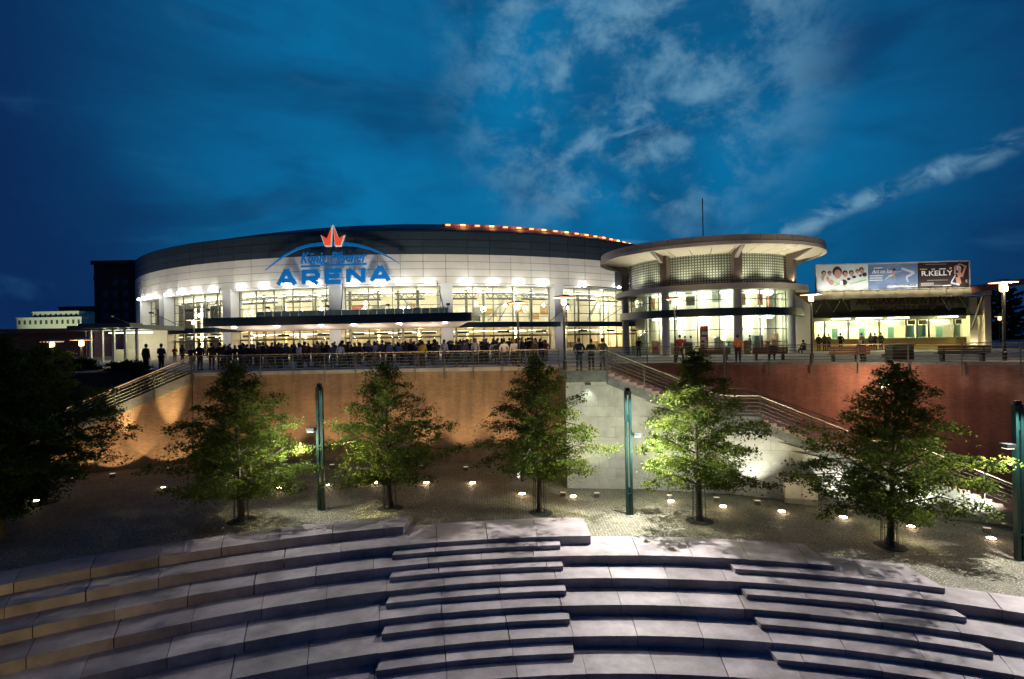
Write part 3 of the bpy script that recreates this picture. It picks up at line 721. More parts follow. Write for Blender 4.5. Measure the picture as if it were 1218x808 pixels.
# interior area lights
for bi, (b0, b1) in enumerate(bays):
    for q in (.27, .73):
        aa = b0 + (b1 - b0) * q
        light('gallery_light', 'POINT', ap(Rg - 7, aa, Z_PAN - 2.2), 850, (1, .88, .62), .8, parent=arena)
        light('foyer_light', 'POINT', ap(Rg - 6, aa, Z_AW0 - 1.0), 1000, (1, .70, .33), .6, parent=arena)
# ------------------------------------------------------------------ entrance canopy
cn = thing('entrance_canopy', 'long flat dark edged canopy with round downlights over the crowd', 'canopy', (-22, 72, PZ))
pR, pL = at_y(560, 371.5, 68.5), at_y(239, 378.5, 71.5); zc1 = (pR.z + pL.z) / 2; zc0 = zc1 - 1.1
dirc = (pR - pL); dirc.z = 0; Lc = dirc.length; dirc.normalize(); nb = Vector((-dirc.y, dirc.x, 0))     # nb points away from the camera
def cp(s, d, z): return Vector((pL.x, pL.y, 0)) + dirc * s + nb * d + Vector((0, 0, z))
def rect(s0, s1, d0, d1): return [cp(s0, d0, 0), cp(s1, d0, 0), cp(s1, d1, 0), cp(s0, d1, 0)]
m = MB(); rc = .5
outl = [cp(0, rc, 0), cp(rc * .3, rc * .3, 0), cp(rc, 0, 0), cp(Lc - rc, 0, 0), cp(Lc - rc * .3, rc * .3, 0), cp(Lc, rc, 0), cp(Lc, .8, 0), cp(0, .8, 0)]
m.prism([(p.x, p.y) for p in outl], zc0, zc1); m.build('fascia', tealm, cn)
m = MB(); m.prism([(p.x, p.y) for p in rect(.15, Lc - .15, .8, 9.5)], zc0 + .25, zc1 - .1); m.build('roof_deck', tealm, cn)
m = MB(); q_ = [cp(.3, .81, zc0 + .03), cp(Lc - .3, .81, zc0 + .03), cp(Lc - 2.8, 6.2, zc0 - .62), cp(2.8, 6.2, zc0 - .62)]; m.add([p for p in q_] + [Vector((p.x, p.y, zc0 + .24)) for p in q_], [(3, 2, 1, 0), (4, 5, 6, 7), (0, 1, 5, 4), (1, 2, 6, 5), (2, 3, 7, 6), (3, 0, 4, 7)]); m.build('soffit', soffit, cn)
for px in (270, 324, 378, 418, 473, 527):
    s = (px - 239) / (560 - 239) * Lc * 1.0
    m = MB(); p = cp(s, 1.7, zc0 - .13); m.lathe([(.24, -.05), (.28, .03)], 12, p); m.build('downlight', E_w, cn)
    light('downlight_spot', 'SPOT', p - Vector((0, 0, .12)), 500, (1, .85, .7), .2, p - Vector((0, 0, 5)), 130, .5, cn)
for s in np.linspace(3, Lc - 3, 5):
    m = MB(); m.tube([cp(s, 6.0, PZ), cp(s, 6.0, zc0 + .1)], .16, 10); m.build('post', mull, cn)
    for dd_ in (-2.5, 2.5): light('post_uplight', 'POINT', cp(s + dd_, 3.2, PZ + 2.5), 170, (1, .80, .62), .15, parent=cn)  # bare point lights added between the posts to brighten the soffit
for i in range(22):
    s0 = Lc * .13 + i * (Lc * .76 / 22); m = MB(); m.prism([(p.x, p.y) for p in rect(s0 + .03, s0 + Lc * .76 / 22 - .03, 5.0, 5.06)], zc1 - .1, zc1 + .95); m.build('glass_screen_pane', screeng, cn)
for px, dx in ((389, 0), (408, 0), (262, 14), (520, -13)):
    p = on_r(px, 341, AR_ + .1, AX, AY, True)[0]; q = at_y(px - dx if px != 520 else 533, 370, 74); q = cp((q - cp(0, 0, q.z)).dot(dirc), 3.2, zc1 - .05)
    m = MB(); m.tube([Vector((p.x, p.y, Z_PAN + .3)), q], .07, 6); m.build('tension_rod', darkmetal, cn)
# second, shallower canopy behind
# ------------------------------------------------------------------ arena sign
def text_mesh(txt, size, ext, shear=0.0, bold=0.0, sx=1.0, space=1.0, font_lines=None):
    cu = bpy.data.curves.new('lettering', 'FONT'); cu.body = txt; cu.size = size; cu.extrude = ext; cu.shear = shear; cu.offset = bold; cu.space_character = space; cu.align_x = 'CENTER'; cu.resolution_u = 3
    o = bpy.data.objects.new('lettering', cu); col.objects.link(o); bpy.context.view_layer.update()
    me = bpy.data.meshes.new_from_object(o.evaluated_get(bpy.context.evaluated_depsgraph_get())); bpy.data.objects.remove(o)
    v = np.zeros(len(me.vertices) * 3); me.vertices.foreach_get('co', v); v = v.reshape(-1, 3); v[:, 0] *= sx; me.vertices.foreach_set('co', v.ravel())
    return me, v
def put_text(name, me, m_, parent, origin, xdir, zdir=Vector((0, 0, 1))):
    """text x -> xdir, y -> zdir; faces the side xdir x zdir points to"""
    me.materials.clear(); me.materials.append(m_)
    X = Vector(xdir).normalized(); Z = Vector(zdir).normalized(); Y = X.cross(Z)
    M = Matrix((X, Z, Y)).transposed().to_4x4(); M.translation = origin
    me.transform(M); o = bpy.data.objects.new(name, me); col.objects.link(o); o.parent = parent; o.matrix_parent_inverse = W[parent.name].inverted(); W[o.name] = Matrix(); return o
SD = AR_ + .9
sp = ap(SD, aang(397, 320), 8 + 10)
sgn_c = ap(SD, aang(397, 320, SD), 0); sx_dir = Vector((cos(aang(397, 320, SD)), sin(aang(397, 320, SD)), 0))
# the sign stands in a plane through its own centre; flat measurements are taken on that plane
sn = Vector((sx_dir.y, -sx_dir.x, 0))
def onplane(px, py):
    u, v = uv(px, py); d = Vector((u, FPX, v)); o = Vector((0, 0, CAMZ)); t = (sgn_c - o).dot(sn) / d.dot(sn); return o + d * t
def sl(px, py): q = onplane(px, py) - sgn_c; return q.dot(sx_dir), q.z
sign = thing('arena_sign', 'big blue ARENA lettering with script name, blue arc and orange red crown', 'sign', (sgn_c.x, sgn_c.y, 16.0))
def sw(x, z, d=0.0): return sgn_c + sx_dir * x + Vector((0, 0, z)) + sn * d
def strokes(name, segs_, wpx, m_, depth=.35):
    mb = MB(); k = 0
    for (x0, y0), (x1, y1) in segs_:
        a, b = Vector(sl(x0, y0)), Vector(sl(x1, y1)); t_ = (b - a).normalized(); nn = Vector((-t_.y, t_.x)) * wpx / 2
        a2, b2 = a - t_ * wpx * .0, b + t_ * wpx * .0
        q = [a2 - nn, b2 - nn, b2 + nn, a2 + nn]; d = .012 * k; k += 1
        mb.ext([sw(p.x, p.y, d) for p in q], sn * (depth))
    return mb.build(name, m_, sign)
Z_ = (310, 260, 6.7667)
def zz(*pts): return [((310 + a / 6.7667, 260 + b / 6.7667), (310 + c / 6.7667, 260 + d / 6.7667)) for a, b, c, d in pts]
LW = .62
strokes('letter', zz((150, 537, 213, 415), (282, 534, 213, 415), (175, 505, 262, 500)), LW, bluem)
strokes('letter', zz((354, 530, 354, 420), (342, 432, 440, 428), (440, 428, 466, 450), (466, 440, 462, 478), (465, 480, 354, 484), (405, 482, 462, 527)), LW * .93, bluem)
strokes('letter', zz((538, 524, 538, 412), (530, 424, 652, 420), (530, 466, 640, 463), (530, 514, 650, 511)), LW, bluem)
strokes('letter', zz((712, 515, 712, 407), (712, 412, 832, 508), (830, 512, 832, 402)), LW, bluem)
strokes('letter', zz((898, 507, 968, 386), (1035, 500, 968, 386), (925, 474, 1015, 468)), LW, bluem)
# arc
arcp = [(45, 418, 3), (120, 360, 9), (200, 300, 13), (300, 248, 17), (400, 219, 21), (500, 208, 25), (590, 206, 27), (680, 208, 27), (780, 218, 24), (880, 244, 20), (980, 284, 15), (1060, 325, 10), (1130, 370, 3)]
mb = MB(); top = [sl(310 + x / 6.7667, 260 + (y - h / 2) / 6.7667) for x, y, h in arcp]; bot = [sl(310 + x / 6.7667, 260 + (y + h / 2) / 6.7667) for x, y, h in arcp]
for i in range(len(arcp) - 1):
    mb.ext([sw(*bot[i], .02), sw(*bot[i + 1], .02), sw(*top[i + 1], .02), sw(*top[i], .02)], sn * .4)
mb.build('arc', bluem, sign)
# crown, two halves with white outline
for half in ([(590, 58), (582, 232), (530, 232), (497, 140), (548, 170)], [(596, 58), (610, 232), (660, 232), (690, 138), (640, 170)]):
    P_ = [Vector(sl(310 + x / 6.7667, 260 + y / 6.7667)) for x, y in half]; c_ = sum(P_, Vector((0, 0))) / 5
    mb = MB(); mb.ext([sw(p.x, p.y, .30) for p in P_], sn * .3); h_ = mb.build('crown_half', signw, sign)
    mb = MB(); mb.ext([sw(*(c_ + (p - c_) * .84), .61) for p in P_], sn * .06); mb.build('crown_face', redm, h_)
for txt, x0, x1, yb, sz in (('König', 326, 540, 364, 2.15), ('Pilsener', 566, 858, 356, 2.15)):
    a_, b_ = sl(310 + x0 / 6.7667, 260 + yb / 6.7667), sl(310 + x1 / 6.7667, 260 + (yb - 8) / 6.7667)
    me, v = text_mesh(txt, sz, .14, shear=.35, bold=.028, space=1.06); wdt = v[:, 0].max() - v[:, 0].min(); me.transform(Matrix.Diagonal((abs(b_[0] - a_[0]) / wdt, 1, 1, 1)))
    put_text('script_lettering', me, bluem, sign, sw((a_[0] + b_[0]) / 2, (a_[1] + b_[1]) / 2, .5), sx_dir, Vector((0, 0, 1)) + sx_dir * .0)
strokes('underline', zz((330, 388, 485, 383), (545, 378, 858, 368)), .26, bluem)
m = MB()
for px in (345, 400, 455):
    p = onplane(px, 325); q = ap(AR_ - .05, aang(px, 325), p.z); m.tube([p, q], .06, 5)
m.build('bracket', darkmetal, sign)

# ------------------------------------------------------------------ rotunda
RX, RY = 60 * sin(rad(19.45)), 60 * cos(rad(19.45)); RC, RD, RB = 60 * .1770, 60 * .129, 60 * .152
def rp(R, a, z=0.0): return Vector((RX + R * sin(a), RY - R * cos(a), z))
def rarc(mb, r0, r1, a0, a1, z0, z1, **k):
    kw = dict(cx=RX, cy=RY); kw.update(k); return mb.arc(r0, r1, pi - a1, pi - a0, z0, z1, **kw)
def rz_at(px, py, R): return on_r(px, py, R, RX, RY, near=True)[0].z
zc_t, zc_b = rz_at(880, 278.5, RC), rz_at(880, 288, RC)
zd_t, zd_b = rz_at(868, 296, RD) , rz_at(868, 336, RD)
zr_t, zr_b = rz_at(868, 336.5, RB), rz_at(868, 343.5, RB)
zb_t, zb_b = rz_at(868, 366, RD + 1.0), rz_at(868, 375.5, RD + 1.0)
zd_t = zc_b + .25
rot = thing('round_pavilion', 'round pavilion with glass block drum and wide projecting disc roof beside the arena', 'pavilion', (RX, RY, PZ))
FA = (rad(-180), rad(180))
m = MB(); m.lathe([(RC - .6, 0), (RC - .25, .05), (RC - .25, zc_t - zc_b - .1), (RC - .7, zc_t - zc_b)], 96, (RX, RY, zc_b)); m.build('roof_disc', rfascia, rot)
n = 44
me = None
for k in range(n):
    aa = 2 * pi * k / n
    if cos(aa) < -.25: continue
    if me is None:
        m = MB(); g = .02 / RC; da = pi / n - g
        pts = [(RC * sin(q), -RC * cos(q)) for q in (-da, 0, da)] + [((RC - .2) * sin(q), -(RC - .2) * cos(q)) for q in (da, 0, -da)]
        m.prism(pts, zc_b + .16, zc_t); ob = m.build('fascia_panel', rfascia); me = ob.data; bpy.data.objects.remove(ob)
    put('fascia_panel', me, rot, (RX, RY, 0), aa)
m = MB(); rarc(m, RC - .35, RC + .06, *FA, zc_b - .16, zc_b + .14, step=3, cap=False); m.build('roof_rim', cremew, rot)
nseg = 32; me = None
for k in range(nseg):
    aa = 2 * pi * k / nseg
    if me is None:
        m = MB(); da = pi / nseg - .003; r0, r1 = RD - .3, RC - .36
        m.add([(r1 * sin(-da), -r1 * cos(da), zc_b - .08), (r1 * sin(da), -r1 * cos(da), zc_b - .08), (r0 * sin(da), -r0 * cos(da), zc_b - .55), (r0 * sin(-da), -r0 * cos(da), zc_b - .55)], [(0, 3, 2, 1)])
        m.add([(r1 * sin(-da), -r1 * cos(da), zc_b), (r1 * sin(da), -r1 * cos(da), zc_b), (r0 * sin(da), -r0 * cos(da), zc_b), (r0 * sin(-da), -r0 * cos(da), zc_b)], [(0, 1, 2, 3)])
        ob = m.build('soffit_panel', cremew); me = ob.data; bpy.data.objects.remove(ob)
    if cos(aa) > -.5: put('soffit_panel', me, rot, (RX, RY, 0), aa)
gb = brick_mat('glass block', (0.56, 0.60, 0.46), (0.50, 0.56, 0.43), (0.16, 0.17, 0.13), 0.24, 0.24, 0.055, rough=0.25, bump=0.4, blotch=0.12)
gb.node_tree.nodes['Brick Texture'].offset = 0.0
m = MB(); rarc(m, RD - .3, RD, *FA, zd_b, zd_t, step=3, cap=False); m.build('glass_block_wall', gb, rot)
m = MB(); rarc(m, RD - .4, RB, *FA, zr_b, zr_t, step=3, cap=False); m.build('ring_balcony', cremew, rot)
m = MB(); rarc(m, RD + .15, RD + 1.0, *FA, zb_b, zb_t, step=3, cap=False); m.build('dark_band', tealm, rot)
m = MB(); rarc(m, RD - .6, RD + .15, *FA, zb_b + .1, zb_t - .1, step=3, cap=False); m.build('floor_edge', intw, rot)
RcolR = RD + .45
cpx = [742, 792, 878, 942]
cang = [on_r(x, 400, RcolR, RX, RY, True)[0] for x in cpx]
cang = [math.atan2(p.x - RX, -(p.y - RY)) for p in cang]
ext_a = [cang[0] - rad(40)] + cang + [cang[-1] + rad(42), cang[-1] + rad(80)]
for aa in ext_a:
    m = MB(); p = rp(RcolR, aa, PZ); m.lathe([(.36, 0), (.36, zr_b - PZ + .05)], 14, p); m.build('lower_column', colm, rot)
    m = MB(); m.box(rp(RcolR + .02, aa, (zr_t + zc_b) / 2), (.72, .6, zc_b - zr_t + .02), aa)
    m.ext([rp(RcolR + .1, aa - .04, zc_b - 1.1), rp(RcolR + .1, aa - .04, zc_b - .1), rp(RC - .5, aa - .04 * RcolR / RC, zc_b - .1)], Vector((cos(aa), sin(aa), 0)) * .35)
    m.build('upper_column', cold, rot)
Rgl = RD - .1; nm_ = 26
fr = MB(); me1 = me2 = None
for k in range(nm_):
    aa = 2 * pi * k / nm_ + .03
    if cos(aa) < -.2: continue
    fr.box(rp(Rgl, aa, (PZ + zr_b) / 2), (.07, .1, zr_b - PZ), aa)
    wd = 2 * pi * Rgl / nm_ - .08; ac = aa + pi / nm_
    if me1 is None:
        m = MB(); m.box((0, -Rgl, (PZ + zb_b) / 2), (wd, .02, zb_b - PZ)); ob = m.build('glass_pane', glzg); me1 = ob.data; bpy.data.objects.remove(ob)
        m = MB(); m.box((0, -Rgl, (zb_t + zr_b) / 2), (wd, .02, zr_b - zb_t)); ob = m.build('glass_pane', glzg); me2 = ob.data; bpy.data.objects.remove(ob)
    put('glass_pane', me1, rot, (RX, RY, 0), ac); put('glass_pane', me2, rot, (RX, RY, 0), ac)
for zz_ in (PZ + .1, PZ + 1.15, PZ + 2.3, (zb_t + zr_b) / 2): rarc(fr, Rgl - .04, Rgl + .04, rad(-100), rad(100), zz_ - .035, zz_ + .035, step=5)
fr.build('window_frame', mull, rot)
m = MB(); m.lathe([(5.6, 0), (5.6, zr_b - PZ)], 32, (RX, RY + .4, PZ)); m.build('core_wall', cream, rot)
m = MB(); rarc(m, RD - .9, RD - .7, rad(72), rad(288), PZ, zr_b, step=6); m.build('back_wall', cream, rot)
m = MB(); m.lathe([(RD - .6, 0), (RD - .6, .3)], 48, (RX, RY, zb_b + .1)); m.build('upper_floor', intw, rot)
m = MB(); m.lathe([(RD - .3, 0), (RD - .3, .2)], 48, (RX, RY, zr_b + .1)); m.build('ceiling', intw, rot)
m = MB(); m.lathe([(RD - .3, 0), (RD - .3, .02)], 48, (RX, RY, PZ + .003)); m.build('floor', creamf, rot)
for k in range(-3, 4):
    aa = k * .42
    for zz_ in (zb_b - .05, zr_b - .05):
        m = MB(); m.box(rp(RD - 2.0, aa, zz_), (1.6, .4, .1), aa); m.build('ceiling_light', E_intw, rot)
    light('pavilion_light', 'POINT', rp(RD - 1.9, aa, zb_b - .9), 130, (1, .96, .78), .3, parent=rot)
    light('pavilion_upper_light', 'POINT', rp(RD - 1.9, aa, zr_b - .8), 70, (1, .97, .80), .3, parent=rot)
for k in range(-4, 5):
    aa = k * .32 + .05; p = rp(RB - .45, aa, zr_t + .12)
    m = MB(); m.lathe([(.07, -.11), (.09, .02)], 8, p); m.build('uplight', darkmetal, rot)
    light('drum_uplight', 'SPOT', p + Vector((0, 0, .1)), 190, (1, .96, .74), .1, rp(RD + .9, aa, zc_b), 150, .7, rot)
for k in range(-7, 8):
    aa = k * .2; cc = random.choice([wb1, wb2, wb3, intw, intd, cream]); hh_ = random.uniform(.9, 2.0)
    m = MB(); m.box(rp(6.3, aa, PZ + hh_ / 2 + .02), (random.uniform(.5, 1.1), .35, hh_), aa); m.build('display_shelf', cc, rot)
    if k % 2: m = MB(); m.box(rp(5.75, aa, zb_t + random.uniform(.7, 1.2)), (.8, .1, random.uniform(.6, 1.1)), aa); m.build('wall_panel', cc, rot)
for k, (fx_, fy_) in enumerate(((13.5, 41.0), (26.5, 39.5))):  # two floodlights added to brighten the pavilion fascia
    f_ = thing('floodlight', ['small ground floodlight on the plaza before the left half of the pavilion', 'small ground floodlight on the plaza before the right half of the pavilion'][k], 'floodlight', (fx_, fy_, PZ))
    m = MB(); m.box((fx_, fy_, PZ + .12), (.3, .25, .24)); m.build('housing', darkmetal, f_)
    light('fascia_flood', 'SPOT', (fx_, fy_ + .05, PZ + .32), [900, 2600][k], (1, .86, .60), .1, (RX + (-5, 4)[k], RY - RC * .85, zc_b + .1), 52, .9, f_)
# white lift lobby wall on the right flank
p0, p1 = at_y(942, 400, 52.5), at_y(967, 400, 54.0)
m = MB(); d_ = (p1 - p0); m.ext([Vector((p0.x, p0.y, PZ)), Vector((p1.x, p1.y, PZ)), Vector((p1.x, p1.y, zb_b + 1.0)), Vector((p0.x, p0.y, zr_b))], Vector((0.3, 3.0, 0))); m.build('flank_wall', cremew, rot)
light('flank_light', 'SPOT', (p0.x + .2, p0.y - 3.2, PZ + .3), 260, (1, .95, .7), .15, (p0.x + 1.0, p0.y, PZ + 3.0), 90, .5, rot)
# red poster in the pavilion window
ps = thing('red_poster', 'tall red poster with white marks behind the pavilion glass', 'poster', tuple(at_y(837, 415, 51.5)))
q0, q1 = at_y(832.5, 388, 50.6), at_y(842.5, 414, 50.6)
redp = mat('poster red', (0.55, 0.05, 0.03), 0.5); wpaint = mat('poster white', (0.8, 0.8, 0.78), 0.5)
m = MB(); m.box(((q0.x + q1.x) / 2, 50.6, (q0.z + q1.z) / 2), (q1.x - q0.x, .04, q0.z - q1.z)); m.build('poster_sheet', redp, ps)
m = MB()
for dx, dz_, s_ in ((.1, .25, .17), (-.12, -.15, .2), (.12, -.5, .15)): m.lathe([(s_, -s_), (s_, s_ * .3)], 10, ((q0.x + q1.x) / 2 + dx, 50.56, (q0.z + q1.z) / 2 + dz_))
m2 = MB()
for (dx, dz_, w_, h_) in ((.05, .35, .5, .3), (-.05, -.15, .42, .28), (0, -.6, .55, .12)): m2.box(((q0.x + q1.x) / 2 + dx, 50.57, (q0.z + q1.z) / 2 + dz_), (w_, .012, h_))
m2.build('poster_mark', wpaint, ps)
# mast on the roof
at = thing('roof_antenna', 'thin antenna rod rising from the disc roof of the round pavilion', 'antenna', (at_y(835, 278, 56).x, 56, zc_t))
p = at_y(835.5, 236, 56); m = MB(); m.tube([(p.x, 56, zc_t - .1), (p.x, 56, p.z)], .05, 5); m.build('rod', darkmetal, at); m = MB(); m.lathe([(.25, 0), (.18, .25)], 8, (p.x, 56, zc_t - .1)); m.build('base', darkmetal, at)
at = thing('roof_ventilator', 'small ventilator stub on the left part of the disc roof', 'ventilator', (at_y(800, 284, 52).x, 52, zc_t))
p = at_y(799, 280, 52); m = MB(); m.lathe([(.12, 0), (.12, .45), (.22, .5), (.2, .7)], 10, (p.x, 52, zc_t - .05)); m.build('pipe', darkmetal, at)

# ------------------------------------------------------------------ ticket office
oL, oR = at_y(972, 346, 54.0), at_y(1153, 342, 52.8)
od = Vector((oR.x - oL.x, oR.y - oL.y, 0)); oLen = od.length; od.normalize(); on_ = Vector((-od.y, od.x, 0))
def op(s, d, z): return Vector((oL.x, oL.y, 0)) + od * s + on_ * d + Vector((0, 0, z))
def ozy(px, py, d):                     # height of a pixel on the plane d behind the front line
    q = op(0, d, 0); u, v = uv(px, py); D = Vector((u, FPX, v)); t_ = (q - Vector((0, 0, CAMZ))).dot(on_) / D.dot(on_); return Vector((0, 0, CAMZ)) + D * t_
def osz(px, py, d): q = ozy(px, py, d); return (q - op(0, 0, 0)).dot(od), q.z
def obox(mb, s0, s1, d0, d1, z0, z1, mi=0): mb.prism([(p.x, p.y) for p in (op(s0, d0, 0), op(s1, d0, 0), op(s1, d1, 0), op(s0, d1, 0))], z0, z1, mi); return mb
off = thing('ticket_office', 'low lit ticket office with glowing counters and dark roof sign at right', 'ticket office', tuple(op(oLen / 2, 4, PZ)))
yellowp = mat('yellow ochre counter wall', (0.42, 0.30, 0.10), 0.6, var=0.1); greyp = mat('grey green sign board', (0.09, 0.10, 0.075), 0.6); letr = mat('dark red lettering', (0.035, 0.012, 0.012), 0.5)
winteal = mat('counter blind teal', (0.20, 0.42, 0.38), 0.5); blueg = mat('counter header blue white', (0.62, 0.68, 0.78), 0.5)
sA, zt_ = osz(972, 347.5, 0); sB, _ = osz(1165, 343, 0); zb_ = osz(1060, 354, 0)[1]; zt_ = osz(1060, 346, 0)[1]
m = MB(); obox(m, -1.0, sB + .8, -.4, 7.5, zb_ + .12, zt_); m.build('roof', cremew, off)
m = MB(); obox(m, -1.0, sB + .8, -.42, -.38, zb_, zt_ + .0); m.build('roof_edge', cremew, off)
D1 = 2.6
sg0, sz0 = osz(1012, 369, D1); sg1, _ = osz(1152, 369, D1); _, sz1 = osz(1080, 353, D1)
m = MB(); obox(m, sg0, sg1, D1, D1 + .15, sz0, zb_ + .1); m.build('sign_board', greyp, off)
for txt, c0, c1, yb, hpx in (('ARENAKARTENVERKAUF', 1018, 1146, 362, 8), ('TICKET-HOTLINE 0208 82000', 1034, 1126, 368.2, 5)):
    s0_, z0_ = osz(c0, yb + .8, D1); s1_, _ = osz(c1, yb - .6, D1); me, v = text_mesh(txt, 1.0, .03, bold=.025)
    wdt = v[:, 0].max() - v[:, 0].min(); hgt = hpx / FPX * 56; me.transform(Matrix.Diagonal(((s1_ - s0_) / wdt, hgt / .73, 1, 1)))
    put_text('sign_lettering', me, letr, off, op((s0_ + s1_) / 2, D1 - .05, z0_), od)
D2 = 4.2
w0, wz0 = osz(968, 403.5, D2); w1, wz1 = osz(1146, 380, D2); _, wb = osz(1060, 403, D2); _, wt = osz(1060, 381, D2)
m = MB(); obox(m, w0 - .5, w1 + 1.2, D2, D2 + .3, PZ, wb); m.build('counter_wall', yellowp, off)
m = MB(); obox(m, w0 - .5, w1 + 1.2, D2 - .25, D2 + .3, wb, wb + .08); m.build('counter_shelf', mull, off)
m = MB(); obox(m, w0 - .5, w1 + 1.2, D2 + .0, D2 + .3, wt, zb_ + .12); m.build('upper_wall', greyp, off)
m = MB(); obox(m, w0 - .5, w1 + 1.2, D2 + 3.4, D2 + 3.6, PZ, zb_); m.build('back_wall', cream, off)
m = MB(); obox(m, w0 - .7, w0 - .5, D2 - .2, D2 + 3.6, PZ, zb_ + .1); m.build('side_wall', yellowp, off)
m = MB(); obox(m, w1 + .9, w1 + 1.5, D2 - 1.6, D2 + 3.6, PZ, zb_ + .1); m.build('side_wall', cremew, off)
wx = [osz(x, 392, D2)[0] for x in (968, 981, 1009, 1046, 1078, 1091, 1105, 1135, 1146)]
kinds = ['dark', 'lit', 'lit', 'lit', 'teal', 'teal', 'lit', 'teal']
for i, kd in enumerate(kinds):
    a_, b_ = wx[i], wx[i + 1]
    m = MB(); obox(m, a_ - .06, a_ + .06, D2 - .04, D2 + .1, wb + .08, wt); f_ = m.build('window_frame', mulld, off)
    m = MB(); obox(m, a_ + .06, b_ - .06, D2 + .04, D2 + .06, wb + .08, wt - .02); m.build('glass_pane', glz, off)
    if kd == 'teal':
        m = MB(); obox(m, a_ + .1, b_ - .1, D2 + .3, D2 + .34, wb + .1, wt - .55); m.build('blind', winteal, off)
        m = MB(); obox(m, a_ + .15, b_ - .25, D2 - .1, D2 + .0, wt - .5, wt - .05); m.build('speaker_box', darkmetal, off)
    if kd == 'lit':
        m = MB(); obox(m, a_ + .12, b_ - .12, D2 + .12, D2 + .16, wt - .62, wt - .1); m.build('header_panel', blueg, off)
        c_ = op((a_ + b_) / 2, D2 + 1.2, wt - .15); m = MB(); obox(m, a_ + .2, b_ - .2, D2 + .7, D2 + .95, wt - .12, wt - .04); m.build('counter_light', E_tube, off)
        light('counter_glow', 'POINT', op((a_ + b_) / 2, D2 + 1.5, wt - .5), 420, (1, .97, .52), .25, parent=off)
        m = MB(); obox(m, (a_ + b_) / 2 - .3, (a_ + b_) / 2 + .3, D2 + .35, D2 + .39, wb + .1, wt - .75); m.build('blind', winteal, off)
        c0_ = (a_ + b_) / 2; m = MB(); obox(m, a_ + .3, b_ - .3, D2 - 1.05, D2 - .9, wt + .16, wt + .26); m.build('outside_tube', E_tube, off)
        light('canopy_tube_light', 'POINT', op(c0_, D2 - 1.0, wt - .1), 260, (1, .90, .42), .2, parent=off)
m = MB(); obox(m, w0 - .5, w1 + 1.2, D2 - 1.3, D2 - .0, wt + .30, wt + .42); m.build('inner_canopy', greyp, off)
# truss struts
for side in (0, 1):
    for k in range(4):
        s_ = (.3 + k * .85) if side == 0 else (sB - .2 - k * .85)
        m = MB(); za, zb2 = zb_ + .1, zb_ - 1.3
        m.tube([op(s_, 1.2, za if k % 2 else zb2), op(s_ + (.85 if side == 0 else -.85), 1.2, zb2 if k % 2 else za)], .05, 5); m.build('strut', darkmetal, off)
m = MB(); m.tube([op(-.8, .2, zb_), op(-1.0, 2.4, PZ + 1.0)], .09, 6); m.build('strut', mull, off)
m = MB(); q = osz(1172, 365, 0), osz(1160, 392, 1.5); m.tube([op(q[0][0], .2, zb_ + .1), op(q[1][0], 2.0, q[1][1])], .1, 6); m.build('strut', mull, off)
# right column with light and the rising roof wing
m = MB(); obox(m, osz(1154, 400, 3)[0], osz(1163, 400, 3)[0], 3.0, 3.5, PZ, zb_); m.build('column', cremew, off)
light('column_light', 'POINT', op(osz(1158, 400, 3)[0], 2.4, PZ + .5), 45, (1, .85, .5), .1, parent=off)
w2, wz2 = osz(1240, 335, -1.5)
wing = mat('roof wing underside', (0.30, 0.12, 0.08), 0.6)
m = MB(); a_, b_ = op(sB - 1.0, -.6, zb_ + .2), op(w2, -1.6, wz2); 
m.ext([a_, b_, b_ + Vector((0, 0, .5)), a_ + Vector((0, 0, .6))], on_ * 8.5); m.build('roof_wing', wing, off)
# billboard
bb = thing('billboard', 'three part advertising billboard standing on the ticket office roof', 'billboard', tuple(op(oLen / 2, 0, zt_)))
_, bz0 = osz(1060, 345.2, 0); _, bz1 = osz(1060, 313.0, 0); s1a, s2a = osz(1033, 330, 0)[0], osz(1092, 330, 0)[0]
bz0 = max(bz0, zt_ + .1)
bwhite = mat('poster pale ground', (0.62, 0.68, 0.66), 0.5, var=.08, emit=(.62, .68, .66), estr=.0); bblue = mat('poster ice blue', (0.09, 0.15, 0.30), 0.5, c2=(0.22, 0.30, 0.46), vscale=.8); bblk = mat('poster brown black', (0.035, 0.018, 0.015), 0.5)
skin1 = mat('print skin', (0.50, 0.26, 0.18), 0.6); hair1 = mat('print hair', (0.05, 0.02, 0.015), 0.6); pgreen = mat('print green', (0.35, 0.55, 0.25), 0.6); pwhite = mat('print white', (0.80, 0.80, 0.75), 0.6); psilver = mat('print silver', (0.55, 0.58, 0.62), 0.5); pgold = mat('print gold', (0.6, 0.4, 0.08), 0.5); pgrey = mat('print grey', (0.30, 0.30, 0.26), 0.5)
m = MB(); obox(m, 0, oLen, .05, .45, bz0, bz1); m.build('backing_box', darkmetal, bb)
def poster(s0, s1, mt):
    m = MB(); obox(m, s0 + .02, s1 - .02, 0, .05, bz0 + .06, bz1 - .06); return m.build('poster', mt, bb)
po1, po2, po3 = poster(0, s1a, bwhite), poster(s1a, s2a, bblue), poster(s2a, oLen, bblk)
m = MB(); obox(m, -.06, oLen + .06, -.06, .05, bz1 - .06, bz1 + .05); obox(m, -.06, oLen + .06, -.06, .05, bz0 - .03, bz0 + .06); obox(m, -.06, .02, -.06, .05, bz0, bz1); obox(m, oLen - .02, oLen + .06, -.06, .05, bz0, bz1); m.build('frame', soffit, bb)
lay = [0]
def blob(mb, px, py, rx, rz_, mi, n=12, rot=0.0):
    s_, z_ = osz(px, py, 0); sc_ = 54 / FPX; lay[0] += 1; d = -.002 - .0012 * lay[0]
    pts = []
    for k in range(n):
        x, y = rx * sc_ * cos(2 * pi * k / n), rz_ * sc_ * sin(2 * pi * k / n); pts.append(op(s_ + x * cos(rot) - y * sin(rot), d, z_ + x * sin(rot) + y * cos(rot)))
    mb.ext(pts, on_ * .001, mi)
